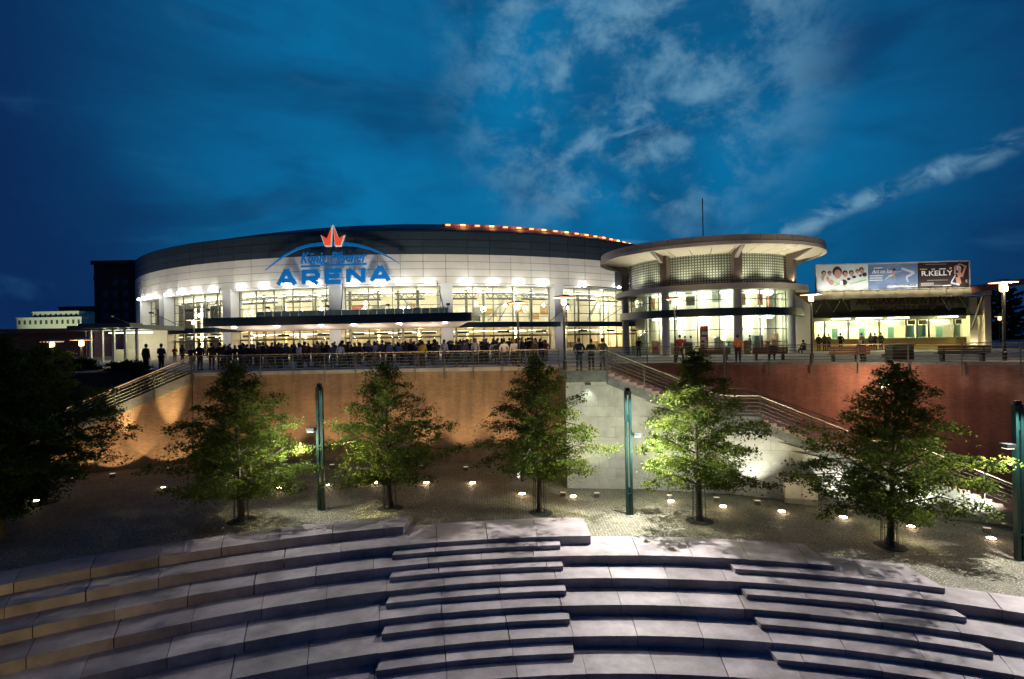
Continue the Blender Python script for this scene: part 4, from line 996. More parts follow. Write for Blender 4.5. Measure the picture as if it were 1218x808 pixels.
def pline(mb, px0, py0, px1, py1, wpx, mi):
    s0_, z0_ = osz(px0, py0, 0); s1_, z1_ = osz(px1, py1, 0); lay[0] += 1; d = -.002 - .0012 * lay[0]
    v = Vector((s1_ - s0_, z1_ - z0_)).normalized(); nn = Vector((-v.y, v.x)) * wpx * 54 / FPX / 2
    mb.ext([op(s0_ - nn.x, d, z0_ - nn.y), op(s1_ - nn.x, d, z1_ - nn.y), op(s1_ + nn.x, d, z1_ + nn.y), op(s0_ + nn.x, d, z0_ + nn.y)], on_ * .001, mi)
def bp1(x, y): return 960 + x / 12.18, 305 + y / 12.18
def bp2(x, y): return 1060 + x / 12.18, 305 + y / 12.18
mb = MB(); lay[0] = 0
for x, y, r_ in ((240, 250, 34), (325, 250, 28), (550, 255, 38), (640, 245, 34), (725, 220, 25), (785, 205, 34), (435, 240, 66)):
    px, py = bp1(x, y - r_ * .25); blob(mb, px, py, r_ / 12.18, r_ * 1.12 / 12.18, 1)
    px, py = bp1(x + r_ * .12, y + r_ * .28); blob(mb, px, py, r_ * .74 / 12.18, r_ * 1.0 / 12.18, 0)
for x, y, a_, b_ in ((225, 320, 20, 40), (300, 330, 18, 40), (350, 380, 40, 40), (530, 380, 50, 45), (680, 300, 30, 20), (830, 265, 35, 32), (770, 280, 20, 20), (600, 330, 25, 20)): px, py = bp1(x, y); blob(mb, px, py, a_ / 12.18, b_ / 12.18, 1 if x > 400 else 0, 8)
for q in ((620, 405, 860, 340, 16), (400, 380, 560, 440, 22), (380, 430, 480, 400, 14)): x0, y0 = bp1(q[0], q[1]); x1, y1 = bp1(q[2], q[3]); pline(mb, x0, y0, x1, y1, q[4] / 12.18, 2)
for q in ((490, 350, 500, 420, 40),): x0, y0 = bp1(q[0], q[1]); x1, y1 = bp1(q[2], q[3]); pline(mb, x0, y0, x1, y1, q[4] / 12.18, 3)
stuff(mb.build('print', [skin1, hair1, pgreen, pwhite], po1))
mb = MB(); lay[0] = 0
for q in ((970, 172, 1090, 168, 14, 0), (905, 285, 1100, 280, 12, 0), (905, 318, 1090, 312, 12, 0), (905, 350, 1095, 344, 10, 0), (1130, 335, 1190, 290, 14, 1)):
    x0, y0 = bp1(q[0], q[1]); x1, y1 = bp1(q[2], q[3]); pline(mb, x0, y0, x1, y1, q[4] / 12.18, q[5])
for q in ((-40, 290, 30, 270, 26, 1), (30, 270, 50, 210, 34, 2), (50, 230, 150, 220, 9, 1), (150, 175, 335, 240, 34, 1), (335, 240, 215, 300, 30, 1), (215, 300, 245, 370, 20, 1), (150, 175, 170, 200, 20, 1), (-60, 435, 380, 425, 36, 0), (50, 280, 45, 340, 16, 2)):
    x0, y0 = bp2(q[0], q[1]); x1, y1 = bp2(q[2], q[3]); pline(mb, x0, y0, x1, y1, q[4] / 12.18, q[5])
px, py = bp2(40, 195); blob(mb, px, py, 1.8, 1.5, 3, 8)
stuff(mb.build('print', [pwhite, psilver, skin1, hair1], po2))
mb = MB(); lay[0] = 0
for q in ((415, 190, 525, 187, 16, 3), (580, 187, 635, 185, 10, 0), (695, 185, 790, 180, 14, 0), (490, 120, 800, 112, 8, 2), (520, 350, 820, 343, 9, 2), (430, 400, 615, 395, 30, 2), (430, 425, 740, 420, 14, 2), (745, 425, 870, 420, 14, 0),
          (920, 150, 925, 260, 24, 1), (925, 150, 1000, 110, 20, 1), (990, 110, 1090, 150, 16, 1), (1075, 150, 1020, 300, 26, 1), (970, 230, 1010, 300, 60, 1), (960, 300, 985, 400, 62, 1), (930, 270, 865, 385, 16, 4), (865, 385, 990, 412, 22, 4), (1085, 340, 1090, 380, 24, 2)):
    x0, y0 = bp2(q[0], q[1]); x1, y1 = bp2(q[2], q[3]); pline(mb, x0, y0, x1, y1, q[4] / 12.18, q[5])
px, py = bp2(975, 175); blob(mb, px, py, 2.6, 3.0, 4, 10); px, py = bp2(985, 195); blob(mb, px, py, 2.0, 2.7, 1, 10)
px, py = bp2(858, 172); blob(mb, px, py, 1.5, 1.4, 3, 8)
stuff(mb.build('print', [pwhite, skin1, pgrey, pgold, psilver], po3))
def btext(txt, x0, y0, x1, par, mt, hz, sub=bp2, shear=0.0):
    a_, b_ = osz(*sub(x0, y0), 0), osz(*sub(x1, y0 - 10), 0); me, v = text_mesh(txt, 1.0, .004, shear=shear, bold=.018); wdt = v[:, 0].max() - v[:, 0].min()
    me.transform(Matrix.Diagonal(((b_[0] - a_[0]) / wdt, hz / 12.18 / FPX * 54 / .73, 1, 1))); put_text('print_lettering', me, mt, par, op((a_[0] + b_[0]) / 2, -.075, a_[1]), od)
btext('R.KELLY', 428, 285, 880, po3, pwhite, 72); btext('Art on Ice', 930, 250, 1225, po2, pwhite, 62, bp1, .3)
btext('KARTEN: HOTLINE', -60, 440, 360, po2, bblue, 22)
for k in range(9):
    s_ = oLen * (k + .5) / 9; m = MB(); m.tube([op(s_, 0, bz0 - .02), op(s_, -.9, bz0 - .12)], .03, 5); ob = m.build('lamp_arm', mull, bb)
    m = MB(); m.box(op(s_, -.95, bz0 - .08), (.5, .12, .1), math.atan2(od.y, od.x)); m.build('lamp_head', mull, ob)
    light('billboard_light', 'SPOT', op(s_, -1.1, bz0 + .02), 85, (1, .97, .86), .1, op(s_, 0, bz0 + 1.6), 130, .6, bb)
    light('roof_edge_light', 'SPOT', op(s_, -1.2, zt_ + .35), 40, (1, .86, .5), .1, op(s_, -.4, zb_), 140, .8, bb)
m = MB()
for k in range(6): s_ = oLen * (k + .5) / 6; m.tube([op(s_, .3, bz0), op(s_, .3, zt_ - .05)], .06, 5); m.tube([op(s_, .4, bz1 - .3), op(s_, 2.2, zt_ - .02)], .05, 5)
m.build('support', darkmetal, bb)
# ------------------------------------------------------------------ floodlight masts on the lower pavement
E_dimm = mat('mast lamp glass', (.8, .8, .7), .4, emit=(1, .95, .8), estr=3)
def mast(base_px, top_y, head_y, side, label, base=None, power=3000, flood=1500, aim=0.0, trees_=(), front=100):
    b = Vector(base) if base else ground_px(*base_px); zt2 = at_y(base_px[0], top_y, b.y).z if not base else b.z + 5.6
    hz = at_y(base_px[0], head_y, b.y).z if not base else b.z + 4.4
    t = thing('lamp_mast', label, 'lamp mast', tuple(b), 'dark green lamp masts on the lower pavement')
    H = zt2
    for s in (-1, 1):
        m = MB(); m.box((b.x + s * .098, b.y, (b.z + H) / 2), (.105, .20, H - b.z - .12)); m.build('post', steel, t)
    m = MB(); m.box((b.x, b.y + .02, b.z + .65), (.09, .15, 1.3)); m.box((b.x, b.y + .02, hz + .75), (.09, .15, .35)); m.box((b.x, b.y, b.z + 1.0), (.31, .22, .05)); m.build('cover_plate', steel, t)
    m = MB(); m.lathe([(.155, -.16), (.155, .0), (.1, .06)], 16, (b.x, b.y, H - .05)); m.build('cap', darkmetal, t)
    m = MB(); m.lathe([(.3, 0), (.3, .02)], 20, (b.x, b.y, b.z + .004)); m.build('base_plate', mull, t)
    hx = b.x + side * .40
    m = MB(); m.box((hx, b.y - .02, hz), (.34, .34, .16)); m.box((b.x + side * .2, b.y, hz + .02), (.12, .08, .06)); hd_ = m.build('lamp_head', darkmetal, t)
    m = MB(); m.box((hx, b.y - .02, hz - .09), (.26, .26, .02)); m.build('lamp_glass', E_dimm, hd_)
    for tx, ty, tz, kq in trees_: light('tree_spot', 'SPOT', (b.x + (.35 if tx > b.x else -.35), b.y + .12, hz - .15), power * kq, (1, .84, .40), .08, (tx, ty, tz), 78, .7, t)
    if not base:
        m = MB(); m.box((b.x, b.y, H + .06), (.2, .16, .1)); m.build('top_floodlight', darkmetal, t)  # floodlight added on the mast top to light the steps
        light('terrace_flood', 'SPOT', (b.x, b.y - .36, H + .10), flood, (1, .93, .89), .06, (b.x + aim, b.y - 9, b.z - .6), 160, .5, t)
    light('mast_front_light', 'POINT', (b.x + side * .80, b.y - .55, hz - .55), front, (1, .98, .82), .1, parent=t)
    return t
mast((382.5, 608), 459, 511, -1, 'dark green lamp mast between the first and second large trees from the left', power=1500, flood=1150, aim=4.0, trees_=((-11.2, 24.0, 2.2, 1.0), (-6.2, 25.6, 2.0, 1.1)), front=520)
mast((749, 613), 464, 517, 1, 'dark green lamp mast in front of the pale concrete block wall', power=1500, flood=5800, trees_=((8.0, 24.6, 2.0, .85), (2.2, 25.4, 1.6, .4)), front=1100)
mast((1213.5, 668), 480, 530, -1, 'dark lamp mast cut by the right edge of the photo', power=1500, flood=4600, aim=-2.0, trees_=((15.6, 22.2, 1.8, 1.0),), front=120)
mm_ = mast(None, 0, 0, 1, 'dark green lamp mast beside the terrace, left of and nearer than the others', base=(-17.5, 5.5, -1.5), power=60, front=30)  # mast added out of view to carry the yellow light on the risers
light('terrace_beam', 'SPOT', (-17.0, 5.7, .75), 1500, (1, .66, .12), .08, (-16.5, 17.5, .1), 70, .8, mm_)
# ------------------------------------------------------------------ recessed ground lights
gp = proto('ground_light', 'x', 'ground light', 'round lights recessed in the cobbles')
E_dim = mat('shielded lens', (.3, .3, .25), .4, emit=(1, .8, .5), estr=.5)
m = MB(); m.lathe([(.2, 0), (.2, .02), (.155, .024)], 20); m.build('rim', mull, gp)
m = MB(); m.lathe([(.15, .005), (.15, .035), (.07, .055)], 16); m.build('lens', E_gl, gp)
gm = Multi(gp)
GL = [((44, 596), 'round ground light glowing under the dark trees at the far left'), ((194, 580), 'dim round ground light left of the first large tree'), ((333, 581), 'round ground light right of the first large tree, before the mast'),
      ((391, 578), 'round ground light just right of the left green mast'), ((448, 575), 'round ground light left of the second large tree trunk'), ((507, 575), 'round ground light right of the second large tree trunk'),
      ((562, 575), 'round ground light halfway between second and third large trees'), ((621, 588), 'round ground light just left of the third large tree trunk'), ((682, 591), 'round ground light between third large tree and the middle mast'),
      ((798, 597), 'round ground light between the middle mast and fourth large tree'), ((860, 603), 'round ground light just right of the fourth large tree trunk'), ((930, 609), 'round ground light in front of the pale utility cabinet'),
      ((1003, 616), 'round ground light between the cabinet and the fifth large tree'), ((1083, 627), 'round ground light just right of the fifth large tree trunk'), ((1179, 641), 'round ground light nearest the right edge of the photo')]
for i, ((px, py), lb) in enumerate(GL):
    p = ground_px(px, py) + Vector((0, 0, .006)); sc_ = .6 if i == 1 else 1.0; o = gm.place(p, 0, lb, sc_)
    light('ground_beam', 'SPOT', p + Vector((0, 0, .07)), 420 if i != 1 else 30, (1, .82, .42), .06, p + Vector((0, 0, 3)), 125, .6)
    light('ground_glow', 'POINT', p + Vector((0, -.12, .18)), 11 if i != 1 else 1, (1, .70, .42), .05)
# ------------------------------------------------------------------ wall washers at the foot of the walls
wp = proto('wall_washer', 'x', 'wall light', 'small spotlights at the foot of the walls')
m = MB(); m.box((0, 0, .08), (.26, .18, .16)); m.build('housing', jointd, wp)
m = MB(); m.box((0, .02, .205), (.26, .14, .02)); m.build('lamp_glass', E_dim, wp)
wpm = Multi(wp)
def washer(px, Rw, off, zc_, power, color, ang, label, blend=.15):
    _, a = on_r(px, 500, Rw); p = pol(Rw - off, a); p.z = gz(p.x)
    wpm.place(p, -a, label); tq = pol(Rw, a, zc_)
    light('washer_beam', 'SPOT', p + Vector((0, 0, .3)), power, color, .05, tq, ang, blend)
OR = (1.0, .66, .34)
for i, (px, pw_, an_, za) in enumerate(((88, 330, 92, 3.0), (137, 380, 92, 2.7), (203, 380, 92, 2.7), (290, 420, 80, 4.6), (340, 560, 88, 4.4), (395, 620, 88, 4.4), (447, 680, 90, 4.2), (500, 720, 90, 4.2), (552, 680, 90, 4.2), (600, 600, 88, 4.2), (636, 420, 88, 4.2))):
    Rw = max(rwall(on_r(px, 500, 48)[1]), 45.6)
    washer(px, Rw, 2.0, za, pw_, OR, an_, 'small dark spotlight on the cobbles at the foot of the ochre brick wall', .12 if i < 3 else .8)
for px in (150, 203):
    Rw = rwall(on_r(px, 500, 50)[1]); _, a = on_r(px, 500, Rw); p = pol(Rw - .75, a, gz(0) + .9)
    light('niche_beam', 'SPOT', p, 5200, (1, .68, .33), .04, pol(Rw, a, 5.2), 30, 1.0)
for i, (px, pw_) in enumerate(((665, 170), (705, 190), (790, 260), (845, 300), (893, 800), (1000, 700), (1090, 900), (1160, 1100))):
    zc2 = max(1.0, min(4.2, ztopw(on_r(px, 500, CR)[1]) - .6))
    washer(px, CR, 1.6, zc2, pw_, (.90, 1.0, .60) if px < 870 else (1, .96, .78), 84, 'small dark spotlight on the cobbles at the foot of the concrete block wall', .75)
for i, (px, pw_) in enumerate(((1005, 200), (1065, 260))):
    _, a = on_r(px, 470, RED); p = pol(RED - 2.2, a, -1.5)
    light('red_wall_beam', 'SPOT', p, pw_, (1, .6, .38), .15, pol(RED, a, 4.4), 95, .8)
u = thing('landing_light', 'small wall light glowing under the concrete stair landing', 'wall light', tuple(pol(CR - .1, rad(2.6), 5.3)))
m = MB(); m.box(pol(CR - .12, rad(2.7), PZ - .72), (.3, .14, .1), -rad(2.7)); m.build('housing', darkmetal, u)
light('landing_beam', 'SPOT', pol(CR - .35, rad(2.7), PZ - .75), 90, (.93, 1, .80), .1, pol(CR + .3, rad(2.7), 2.0), 80, .8, u)
# ------------------------------------------------------------------ street lamps
LG = 'disc topped street lamps on and around the plaza'
def street_lamp(top, base_xy, base_z, label, disc=.62, power=None, k=1.0):
    b = Vector((base_xy[0], base_xy[1], base_z)); zt3 = top
    t = thing('street_lamp', label, 'street lamp', tuple(b), LG)
    m = MB(); m.tube([b, (b.x, b.y, zt3 - .28)], .065 * k, 8); m.lathe([(.12, 0), (.12, .5), (.07, .55)], 10, b); m.build('post', darkmetal, t)
    m = MB(); m.lathe([(.10 * k, -.2 * k), (.15 * k, -.15 * k), (.15 * k, .12 * k), (.09 * k, .24 * k)], 12, (b.x, b.y, zt3)); m.build('lantern', E_warm, t)
    m = MB(); m.lathe([(disc, .22 * k), (disc * .96, .27 * k), (disc * .5, .34 * k), (.05, .38 * k)], 24, (b.x, b.y, zt3)); m.build('disc_shade', mull, t)
    m = MB(); m.lathe([(disc * .97, .205 * k), (disc * .97, .22 * k)], 24, (b.x, b.y, zt3)); m.build('reflector', E_disc, t)
    if power: light('lamp_glow', 'POINT', (b.x, b.y - .32 * k, zt3 - .1), power, (1, .66, .34), .12, parent=t)
    return t
def lamp_px(px, py, bpx, bpy, label, z=PZ, **kw):
    b = on_z(bpx, bpy, z); return street_lamp(at_y(px, py, b.y).z, (b.x, b.y), z, label, **kw)
lamp_px(616, 365, 617, 436.5, 'street lamp standing in the crowd left of the stair landing', power=260)
lamp_px(670, 359, 672, 440, 'street lamp at the stair landing beside three standing people', power=420)
lamp_px(802, 360, 803.5, 431, 'street lamp in front of the left half of the round pavilion', power=260, disc=.55)
lamp_px(963, 355, 966, 431, 'street lamp between the round pavilion and the ticket office', power=110)
lamp_px(1190, 342, 1195, 429, 'tall street lamp at the far right beyond the ticket office', power=350, disc=.70, k=1.3)
b = at_y(1189, 379, 80); street_lamp(b.z, (b.x, b.y), PZ, 'distant lower street lamp behind the tall one at far right', k=1.3, disc=.6)
b = at_y(230.5, 384, 62); street_lamp(b.z, (b.x, b.y), PZ, 'street lamp in front of the leftmost large glass bay', disc=.8, power=200, k=1.2)
b = at_y(102, 389, 75); street_lamp(b.z, (b.x, b.y), PZ - 1, 'distant street lamp above two nearer lamps at the left', disc=1.0, power=200, k=1.4)
b = at_y(97, 408.5, 46); street_lamp(b.z, (b.x, b.y), 3.5, 'street lamp behind the dark left tree, right one of a near pair', disc=.8, power=80, k=1.2)
b = at_y(62, 410.5, 46); street_lamp(b.z, (b.x, b.y), 3.5, 'street lamp behind the dark left tree, left one of a near pair', disc=.8, power=80, k=1.2)
p, a = on_r(862, 468, 43.4); b = pol(43.4, a, 3.8)
t = thing('globe_lamp', 'slim post lamp on the intermediate stair landing', 'post lamp', tuple(b), 'slim post lamps by the concrete stair')
z2 = at_y(861, 405, b.y).z; m = MB(); m.tube([b, (b.x, b.y, z2)], .06, 8); m.build('post', darkmetal, t); m = MB(); m.lathe([(.10, 0), (.17, .08), (.17, .28), (.10, .36)], 12, (b.x, b.y, z2)); m.build('lantern', E_warm, t)
light('lamp_glow', 'POINT', (b.x, b.y - .3, z2 + .2), 160, (1, .72, .42), .1, parent=t)
p, a = on_r(1052.5, 457, 45.6); b = pol(45.6, a, -1.2)
t = thing('globe_lamp', 'slim post lamp glowing above the fifth tree before the red wall', 'post lamp', tuple(b), 'slim post lamps by the concrete stair')
z2 = p.z; m = MB(); m.tube([b, (b.x, b.y, z2 - .2)], .06, 8); m.build('post', darkmetal, t); m = MB(); m.lathe([(.12, -.25), (.25, -.15), (.25, .2), (.12, .3)], 12, (b.x, b.y, z2)); m.build('lantern', mat('lamp globe', (1, .8, .5), .5, emit=(1, .72, .40), estr=9), t)
light('lamp_glow', 'POINT', (b.x - .1, b.y + .35, z2 - .3), 620, (1, .58, .34), .15, parent=t)
# bollard lantern by the third tree
b = ground_px(618, 573); t = thing('bollard_lamp', 'small dark bollard with a pale lantern left of the third tree', 'bollard lamp', tuple(b))
m = MB(); m.box(b + Vector((.14, .05, .5)), (.16, .16, 1.0)); m.build('post', darkmetal, t); m = MB(); m.box(b + Vector((-.06, 0, .42)), (.16, .14, .42)); m.build('lantern', mat('dim lantern glass', (.8, .8, .7), .4, emit=(1, .95, .75), estr=1.2), t); m = MB(); m.box(b + Vector((-.06, 0, .66)), (.24, .22, .05)); m.build('cap', darkmetal, t)
# utility cabinet
p0, p1 = ground_px(934, 598), ground_px(973, 602); dv = p1 - p0; wd = dv.length; an = math.atan2(dv.y, dv.x); c = (p0 + p1) / 2 + Vector((-sin(an), cos(an), 0)) * .35
hz_ = at_y(953, 567.5, p0.y).z; t = thing('utility_cabinet', 'pale two door utility cabinet with dark lid against the block wall', 'cabinet', (c.x, c.y, gz(c.x)), rz=0)
m = MB(); m.box((c.x, c.y, gz(c.x) + .12), (wd + .02, .74, .3), an); m.build('plinth', concrete, t)
m = MB(); m.box((c.x, c.y, (gz(c.x) + .27 + hz_) / 2), (wd, .7, hz_ - gz(c.x) - .27), an); m.build('housing', boxm, t)
for s in (-1, 1):
    m = MB(); q = c + Vector((cos(an), sin(an), 0)) * s * wd * .25 + Vector((sin(an), -cos(an), 0)) * .36; m.box((q.x, q.y, (gz(c.x) + .3 + hz_) / 2), (wd * .47, .03, hz_ - gz(c.x) - .42), an); dr = m.build('door', boxm, t)
    m = MB(); q2 = q + Vector((cos(an), sin(an), 0)) * (-s) * wd * .18 + Vector((sin(an), -cos(an), 0)) * .03; m.box((q2.x, q2.y, gz(c.x) + 1.0), (.03, .03, .16), an); m.build('handle', darkmetal, dr)
m = MB(); m.box((c.x, c.y, hz_ + .05), (wd + .12, .84, .1), an); m.build('lid', boxt, t)
light('lid_uplight', 'SPOT', (c.x + .05, c.y + .3, hz_ + .2), 150, (1, .97, .78), .1, (c.x + .6, c.y + 2.2, hz_ + 1.6), 120, .9, t)  # hidden spot added above the lid to brighten the wall behind
# ------------------------------------------------------------------ trees
def tree(name, label, base, H, zb, Rm, seed, nb=74, lm=leafm, leaf=.115, twig=8, lpt=30, cat='tree', group=None, trunk_r=.13, guard=True, lean=0.0, full=.75):
    r = np.random.default_rng(seed); b = Vector(base)
    t = thing(name, label, cat, tuple(b), group)
    # trunk
    tp = []; x = y = 0.0
    for i in range(9):
        tp.append((b.x + x, b.y + y, b.z + H * .96 * i / 8)); x += r.normal(0, .03) + lean / 8; y += r.normal(0, .03)
    mb = MB(); mb.tube(tp, trunk_r, 8, r2=.015)
    mb.lathe([(trunk_r * 1.7, -.05), (trunk_r * 1.25, .12), (trunk_r * .98, .35)], 9, b)
    V = []; tips = full > .5; ph = r.uniform(0, 6.28); asy = r.uniform(.08, .22)
    for i in range(nb):
        h = ((i + r.random()) / nb) ** 1.08; zz3 = zb + (H - zb) * h * .98
        prof = float(np.interp(h, [0, .1, .28, .45, .62, .8, 1], [.58, .88, 1.0, .88, .62, .36, .08])) if tips else ((1 - h) ** full)
        az = i * 2.39996 + r.normal(0, .3); Lb = max(.14, Rm * prof * r.uniform(.66, 1.12) * (1 + asy * cos(az - ph)))
        k = min(8, int(8 * (zz3 / (H * .96)))); o = Vector(tp[k]); o.z = b.z + max(zb * .75, zz3 - .22 * Lb)
        rise = Lb * (r.uniform(.02, .22) + .6 * h * h)
        e = Vector((o.x + cos(az) * Lb, o.y + sin(az) * Lb, b.z + zz3 + rise * .6 - .12 * Lb))
        mid = (o + e) / 2 + Vector((0, 0, .14 * Lb))
        if Lb > .4: mb.tube([o, mid, e], .030 * (.5 + Lb / Rm), 4, r2=.006)
        nt_ = max(3, int(twig * 2.1 * Lb / Rm) + 3)
        for q in range(nt_):
            s = .16 + .90 * (q + r.random()) / nt_; c_ = (1 - s) ** 2 * np.array(o) + 2 * s * (1 - s) * np.array(mid) + s * s * np.array(e)
            wdt_ = (.10 + .30 * Lb * max(0, 1.15 - s) * s * 1.8); sd = r.uniform(-1, 1) * wdt_
            c_ = c_ + np.array([-sin(az) * sd, cos(az) * sd, r.normal(0, .10) - .10 * abs(sd)])
            n_ = int(lpt * r.uniform(.5, 1.3)); sp_ = r.uniform(.11, .21)
            pts_ = r.normal(0, 1, (n_, 3)) * np.array([sp_, sp_, sp_ * .50]); pts_[:, 2] -= .8 * (pts_[:, 0] ** 2 + pts_[:, 1] ** 2)
            V.append(c_ + pts_)
    P_ = np.concatenate(V); n_ = len(P_)
    P_ = P_[P_[:, 2] > b.z + zb * .6]; n_ = len(P_)
    a1 = r.uniform(0, 2 * pi, n_); tilt = r.normal(0, .55, n_)
    d1 = np.stack([np.cos(a1) * np.cos(tilt), np.sin(a1) * np.cos(tilt), np.sin(tilt) - .25], 1); d1 /= np.linalg.norm(d1, axis=1)[:, None]
    up = r.normal(0, .5, (n_, 3)) + np.array([0, 0, 1.0]); d2 = np.cross(d1, up); d2 /= np.linalg.norm(d2, axis=1)[:, None]
    sz = (leaf * r.uniform(.6, 1.25, n_))[:, None]
    q0 = P_ - d1 * sz * .55; q1 = P_ + d2 * sz * .36 - d1 * sz * .05; q2 = P_ + d1 * sz * .6; q3 = P_ - d2 * sz * .36 - d1 * sz * .05
    vv = np.stack([q0, q1, q2, q3], 1).reshape(-1, 3)
    me = bpy.data.meshes.new('crown'); me.vertices.add(4 * n_); me.vertices.foreach_set('co', vv.ravel().astype(np.float32))
    me.loops.add(4 * n_); me.loops.foreach_set('vertex_index', np.arange(4 * n_, dtype=np.int32)); me.polygons.add(n_); me.polygons.foreach_set('loop_start', np.arange(0, 4 * n_, 4, dtype=np.int32))
    try: me.polygons.foreach_set('loop_total', np.full(n_, 4, dtype=np.int32))
    except Exception: pass
    me.materials.append(lm); me.update(); me.validate(); put('crown', me, t)
    mb.build('trunk', barkm, t)
    if guard:
        mg = MB()
        for q in range(8):
            aa = q * pi / 4; mg.tube([(b.x + .30 * cos(aa), b.y + .30 * sin(aa), b.z), (b.x + .26 * cos(aa), b.y + .26 * sin(aa), b.z + 1.55), (b.x + .34 * cos(aa), b.y + .34 * sin(aa), b.z + 1.7)], .013, 4)
        for hh_ in (.15, .8, 1.5): mg.tube([(b.x + .27 * cos(q * pi / 8), b.y + .27 * sin(q * pi / 8), b.z + hh_) for q in range(17)], .011, 4)
        mg.build('tree_guard', darkmetal, t)
        ms_ = MB(); ms_.lathe([(.62, .0), (.60, .012), (.2, .05)], 20, b); ms_.build('soil_bed', groundm, t)
    return t
TG = 'row of young lime trees on the lower pavement'
TR = [((287, 620), 433, 583, 84, 'first large tree from the left, its lower right leaves lit yellow green'), ((464, 605), 432, 566, 70, 'second large tree, just right of the left green mast, left side glowing'),
      ((642, 610), 424, 560, 66, 'third large tree, in front of the joint between ochre and block wall'), ((832, 620), 415, 572, 70, 'fourth large tree, right of the middle mast with yellow lit left side'),
      ((1058, 650), 434, 606, 89, 'fifth and widest tree, far right before the descending stair')]
for i, ((px, py), ty, by, hw, lb) in enumerate(TR):
    b = ground_px(px, py); H = at_y(px, ty, b.y).z - b.z; zb = at_y(px, by, b.y).z - b.z
    tree('lime_tree', lb, b, H, zb, hw * 1.2 * b.y / FPX, 40 + i, group=TG, nb=[58, 52, 55, 50, 68][i], full=.72, lpt=[48, 45, 44, 46, 50][i], twig=9, leaf=[.105, .10, .10, .108, .105][i], lean=[.0, .05, -.05, .0, .32][i])
b = ground_px(64, 594); b.y -= .6
tree('lime_tree', 'tall dark unlit tree at the left in front of the lit wall niches', b, at_y(62, 409, b.y).z - b.z, 1.7, 3.5, 51, nb=80, lm=leafm, lpt=40, group='dark trees at the left edge')
b = ground_px(2, 640)
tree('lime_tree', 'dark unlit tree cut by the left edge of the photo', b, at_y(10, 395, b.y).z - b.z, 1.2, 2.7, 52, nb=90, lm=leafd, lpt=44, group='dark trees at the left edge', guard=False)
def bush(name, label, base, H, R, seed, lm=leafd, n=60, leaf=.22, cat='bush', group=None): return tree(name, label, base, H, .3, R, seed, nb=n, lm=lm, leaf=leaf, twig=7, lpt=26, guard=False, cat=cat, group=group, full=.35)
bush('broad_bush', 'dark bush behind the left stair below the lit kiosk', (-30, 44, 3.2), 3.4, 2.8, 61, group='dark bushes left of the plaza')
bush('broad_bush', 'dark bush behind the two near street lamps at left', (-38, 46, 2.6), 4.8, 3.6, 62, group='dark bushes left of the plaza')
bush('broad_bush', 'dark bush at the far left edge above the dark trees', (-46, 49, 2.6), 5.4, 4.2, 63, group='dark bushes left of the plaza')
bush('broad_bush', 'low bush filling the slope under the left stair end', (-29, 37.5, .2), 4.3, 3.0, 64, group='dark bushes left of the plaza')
bush('broad_bush', 'low hedge bush on the bank edge just left of the left stair', (-28.6, 41.2, PZ - .9), 1.35, 1.5, 68, group='dark bushes left of the plaza')
bush('broad_bush', 'low hedge bush below the two near street lamps', (-34.5, 43.6, PZ - .8), 1.5, 2.2, 69, group='dark bushes left of the plaza')
bush('far_tree', 'dark rounded tree on the skyline right of the ticket office', (92, 110, 5), 9.8, 7.5, 65, leaf=.5, cat='tree', group='dark trees on the right skyline')
bush('far_tree', 'dark tree cut by the right edge on the skyline', (105, 118, 5), 12.2, 6.5, 66, leaf=.5, cat='tree', group='dark trees on the right skyline')
bush('far_tree', 'low dark tree just right of the ticket office column', (80, 104, 5), 7.0, 6.5, 67, leaf=.5, cat='tree', group='dark trees on the right skyline')
# left low terrain
m = MB(); m.prism([(-150, 60), (-36, 47), (-27, 38.6), (-29.5, 33.5), (-44, 30), (-150, 20)], -3.3, 2.2); struct(m.build('dark_slope', groundm))
m = MB(); m.prism([(-150, 69), (-60, 61.5), (-34, 45.8), (-27.5, 40.0), (-30, 38.5), (-36, 40), (-60, 50), (-150, 52)], 2.1, PZ - .02); struct(m.build('planted_bank', groundm))
# fallen leaves
vs, fs = [], []
r = np.random.default_rng(5)
def scatter(n, fx, fy, zf):
    for _ in range(n):
        x, y = fx(), fy(); z = zf(x, y); a = r.uniform(0, 6.28); s = r.uniform(.03, .055); o = len(vs)
        vs.extend([(x + s * cos(a + q), y + s * sin(a + q) * .8, z + .012 + r.uniform(0, .012)) for q in (0, 1.6, 3.1, 4.7)]); fs.append((o, o + 1, o + 2, o + 3))
for (px, py), *_ in TR[:5]:
    b = ground_px(px, py); scatter(110, lambda: b.x + r.normal(0, 1.0), lambda: b.y + r.normal(-.1, .9), lambda x, y: gz(x))
scatter(140, lambda: r.uniform(-14, -4.8), lambda: r.uniform(22.5, 24.8), lambda x, y: gz(x) if math.hypot(x - CX, y - CY) > 34.9 else zt(0))
def ang_leaf(n, k):
    for _ in range(n):
        a = r.uniform(rad(-38), rad(-14)); R = RW[k - 1] - abs(r.normal(0, .25)) - .02; p = pol(R, a, zt(k)); s = r.uniform(.03, .05); o = len(vs); aa = r.uniform(0, 6)
        vs.extend([(p.x + s * cos(aa + q), p.y + s * sin(aa + q), p.z + .015) for q in (0, 1.6, 3.1, 4.7)]); fs.append((o, o + 1, o + 2, o + 3))
ang_leaf(60, 1); ang_leaf(20, 2)
m = MB(); m.add(vs, fs); stuff(m.build('fallen_leaves', mat('autumn leaf', (.30, .19, .05), .8, c2=(.16, .08, .02), vscale=5)))
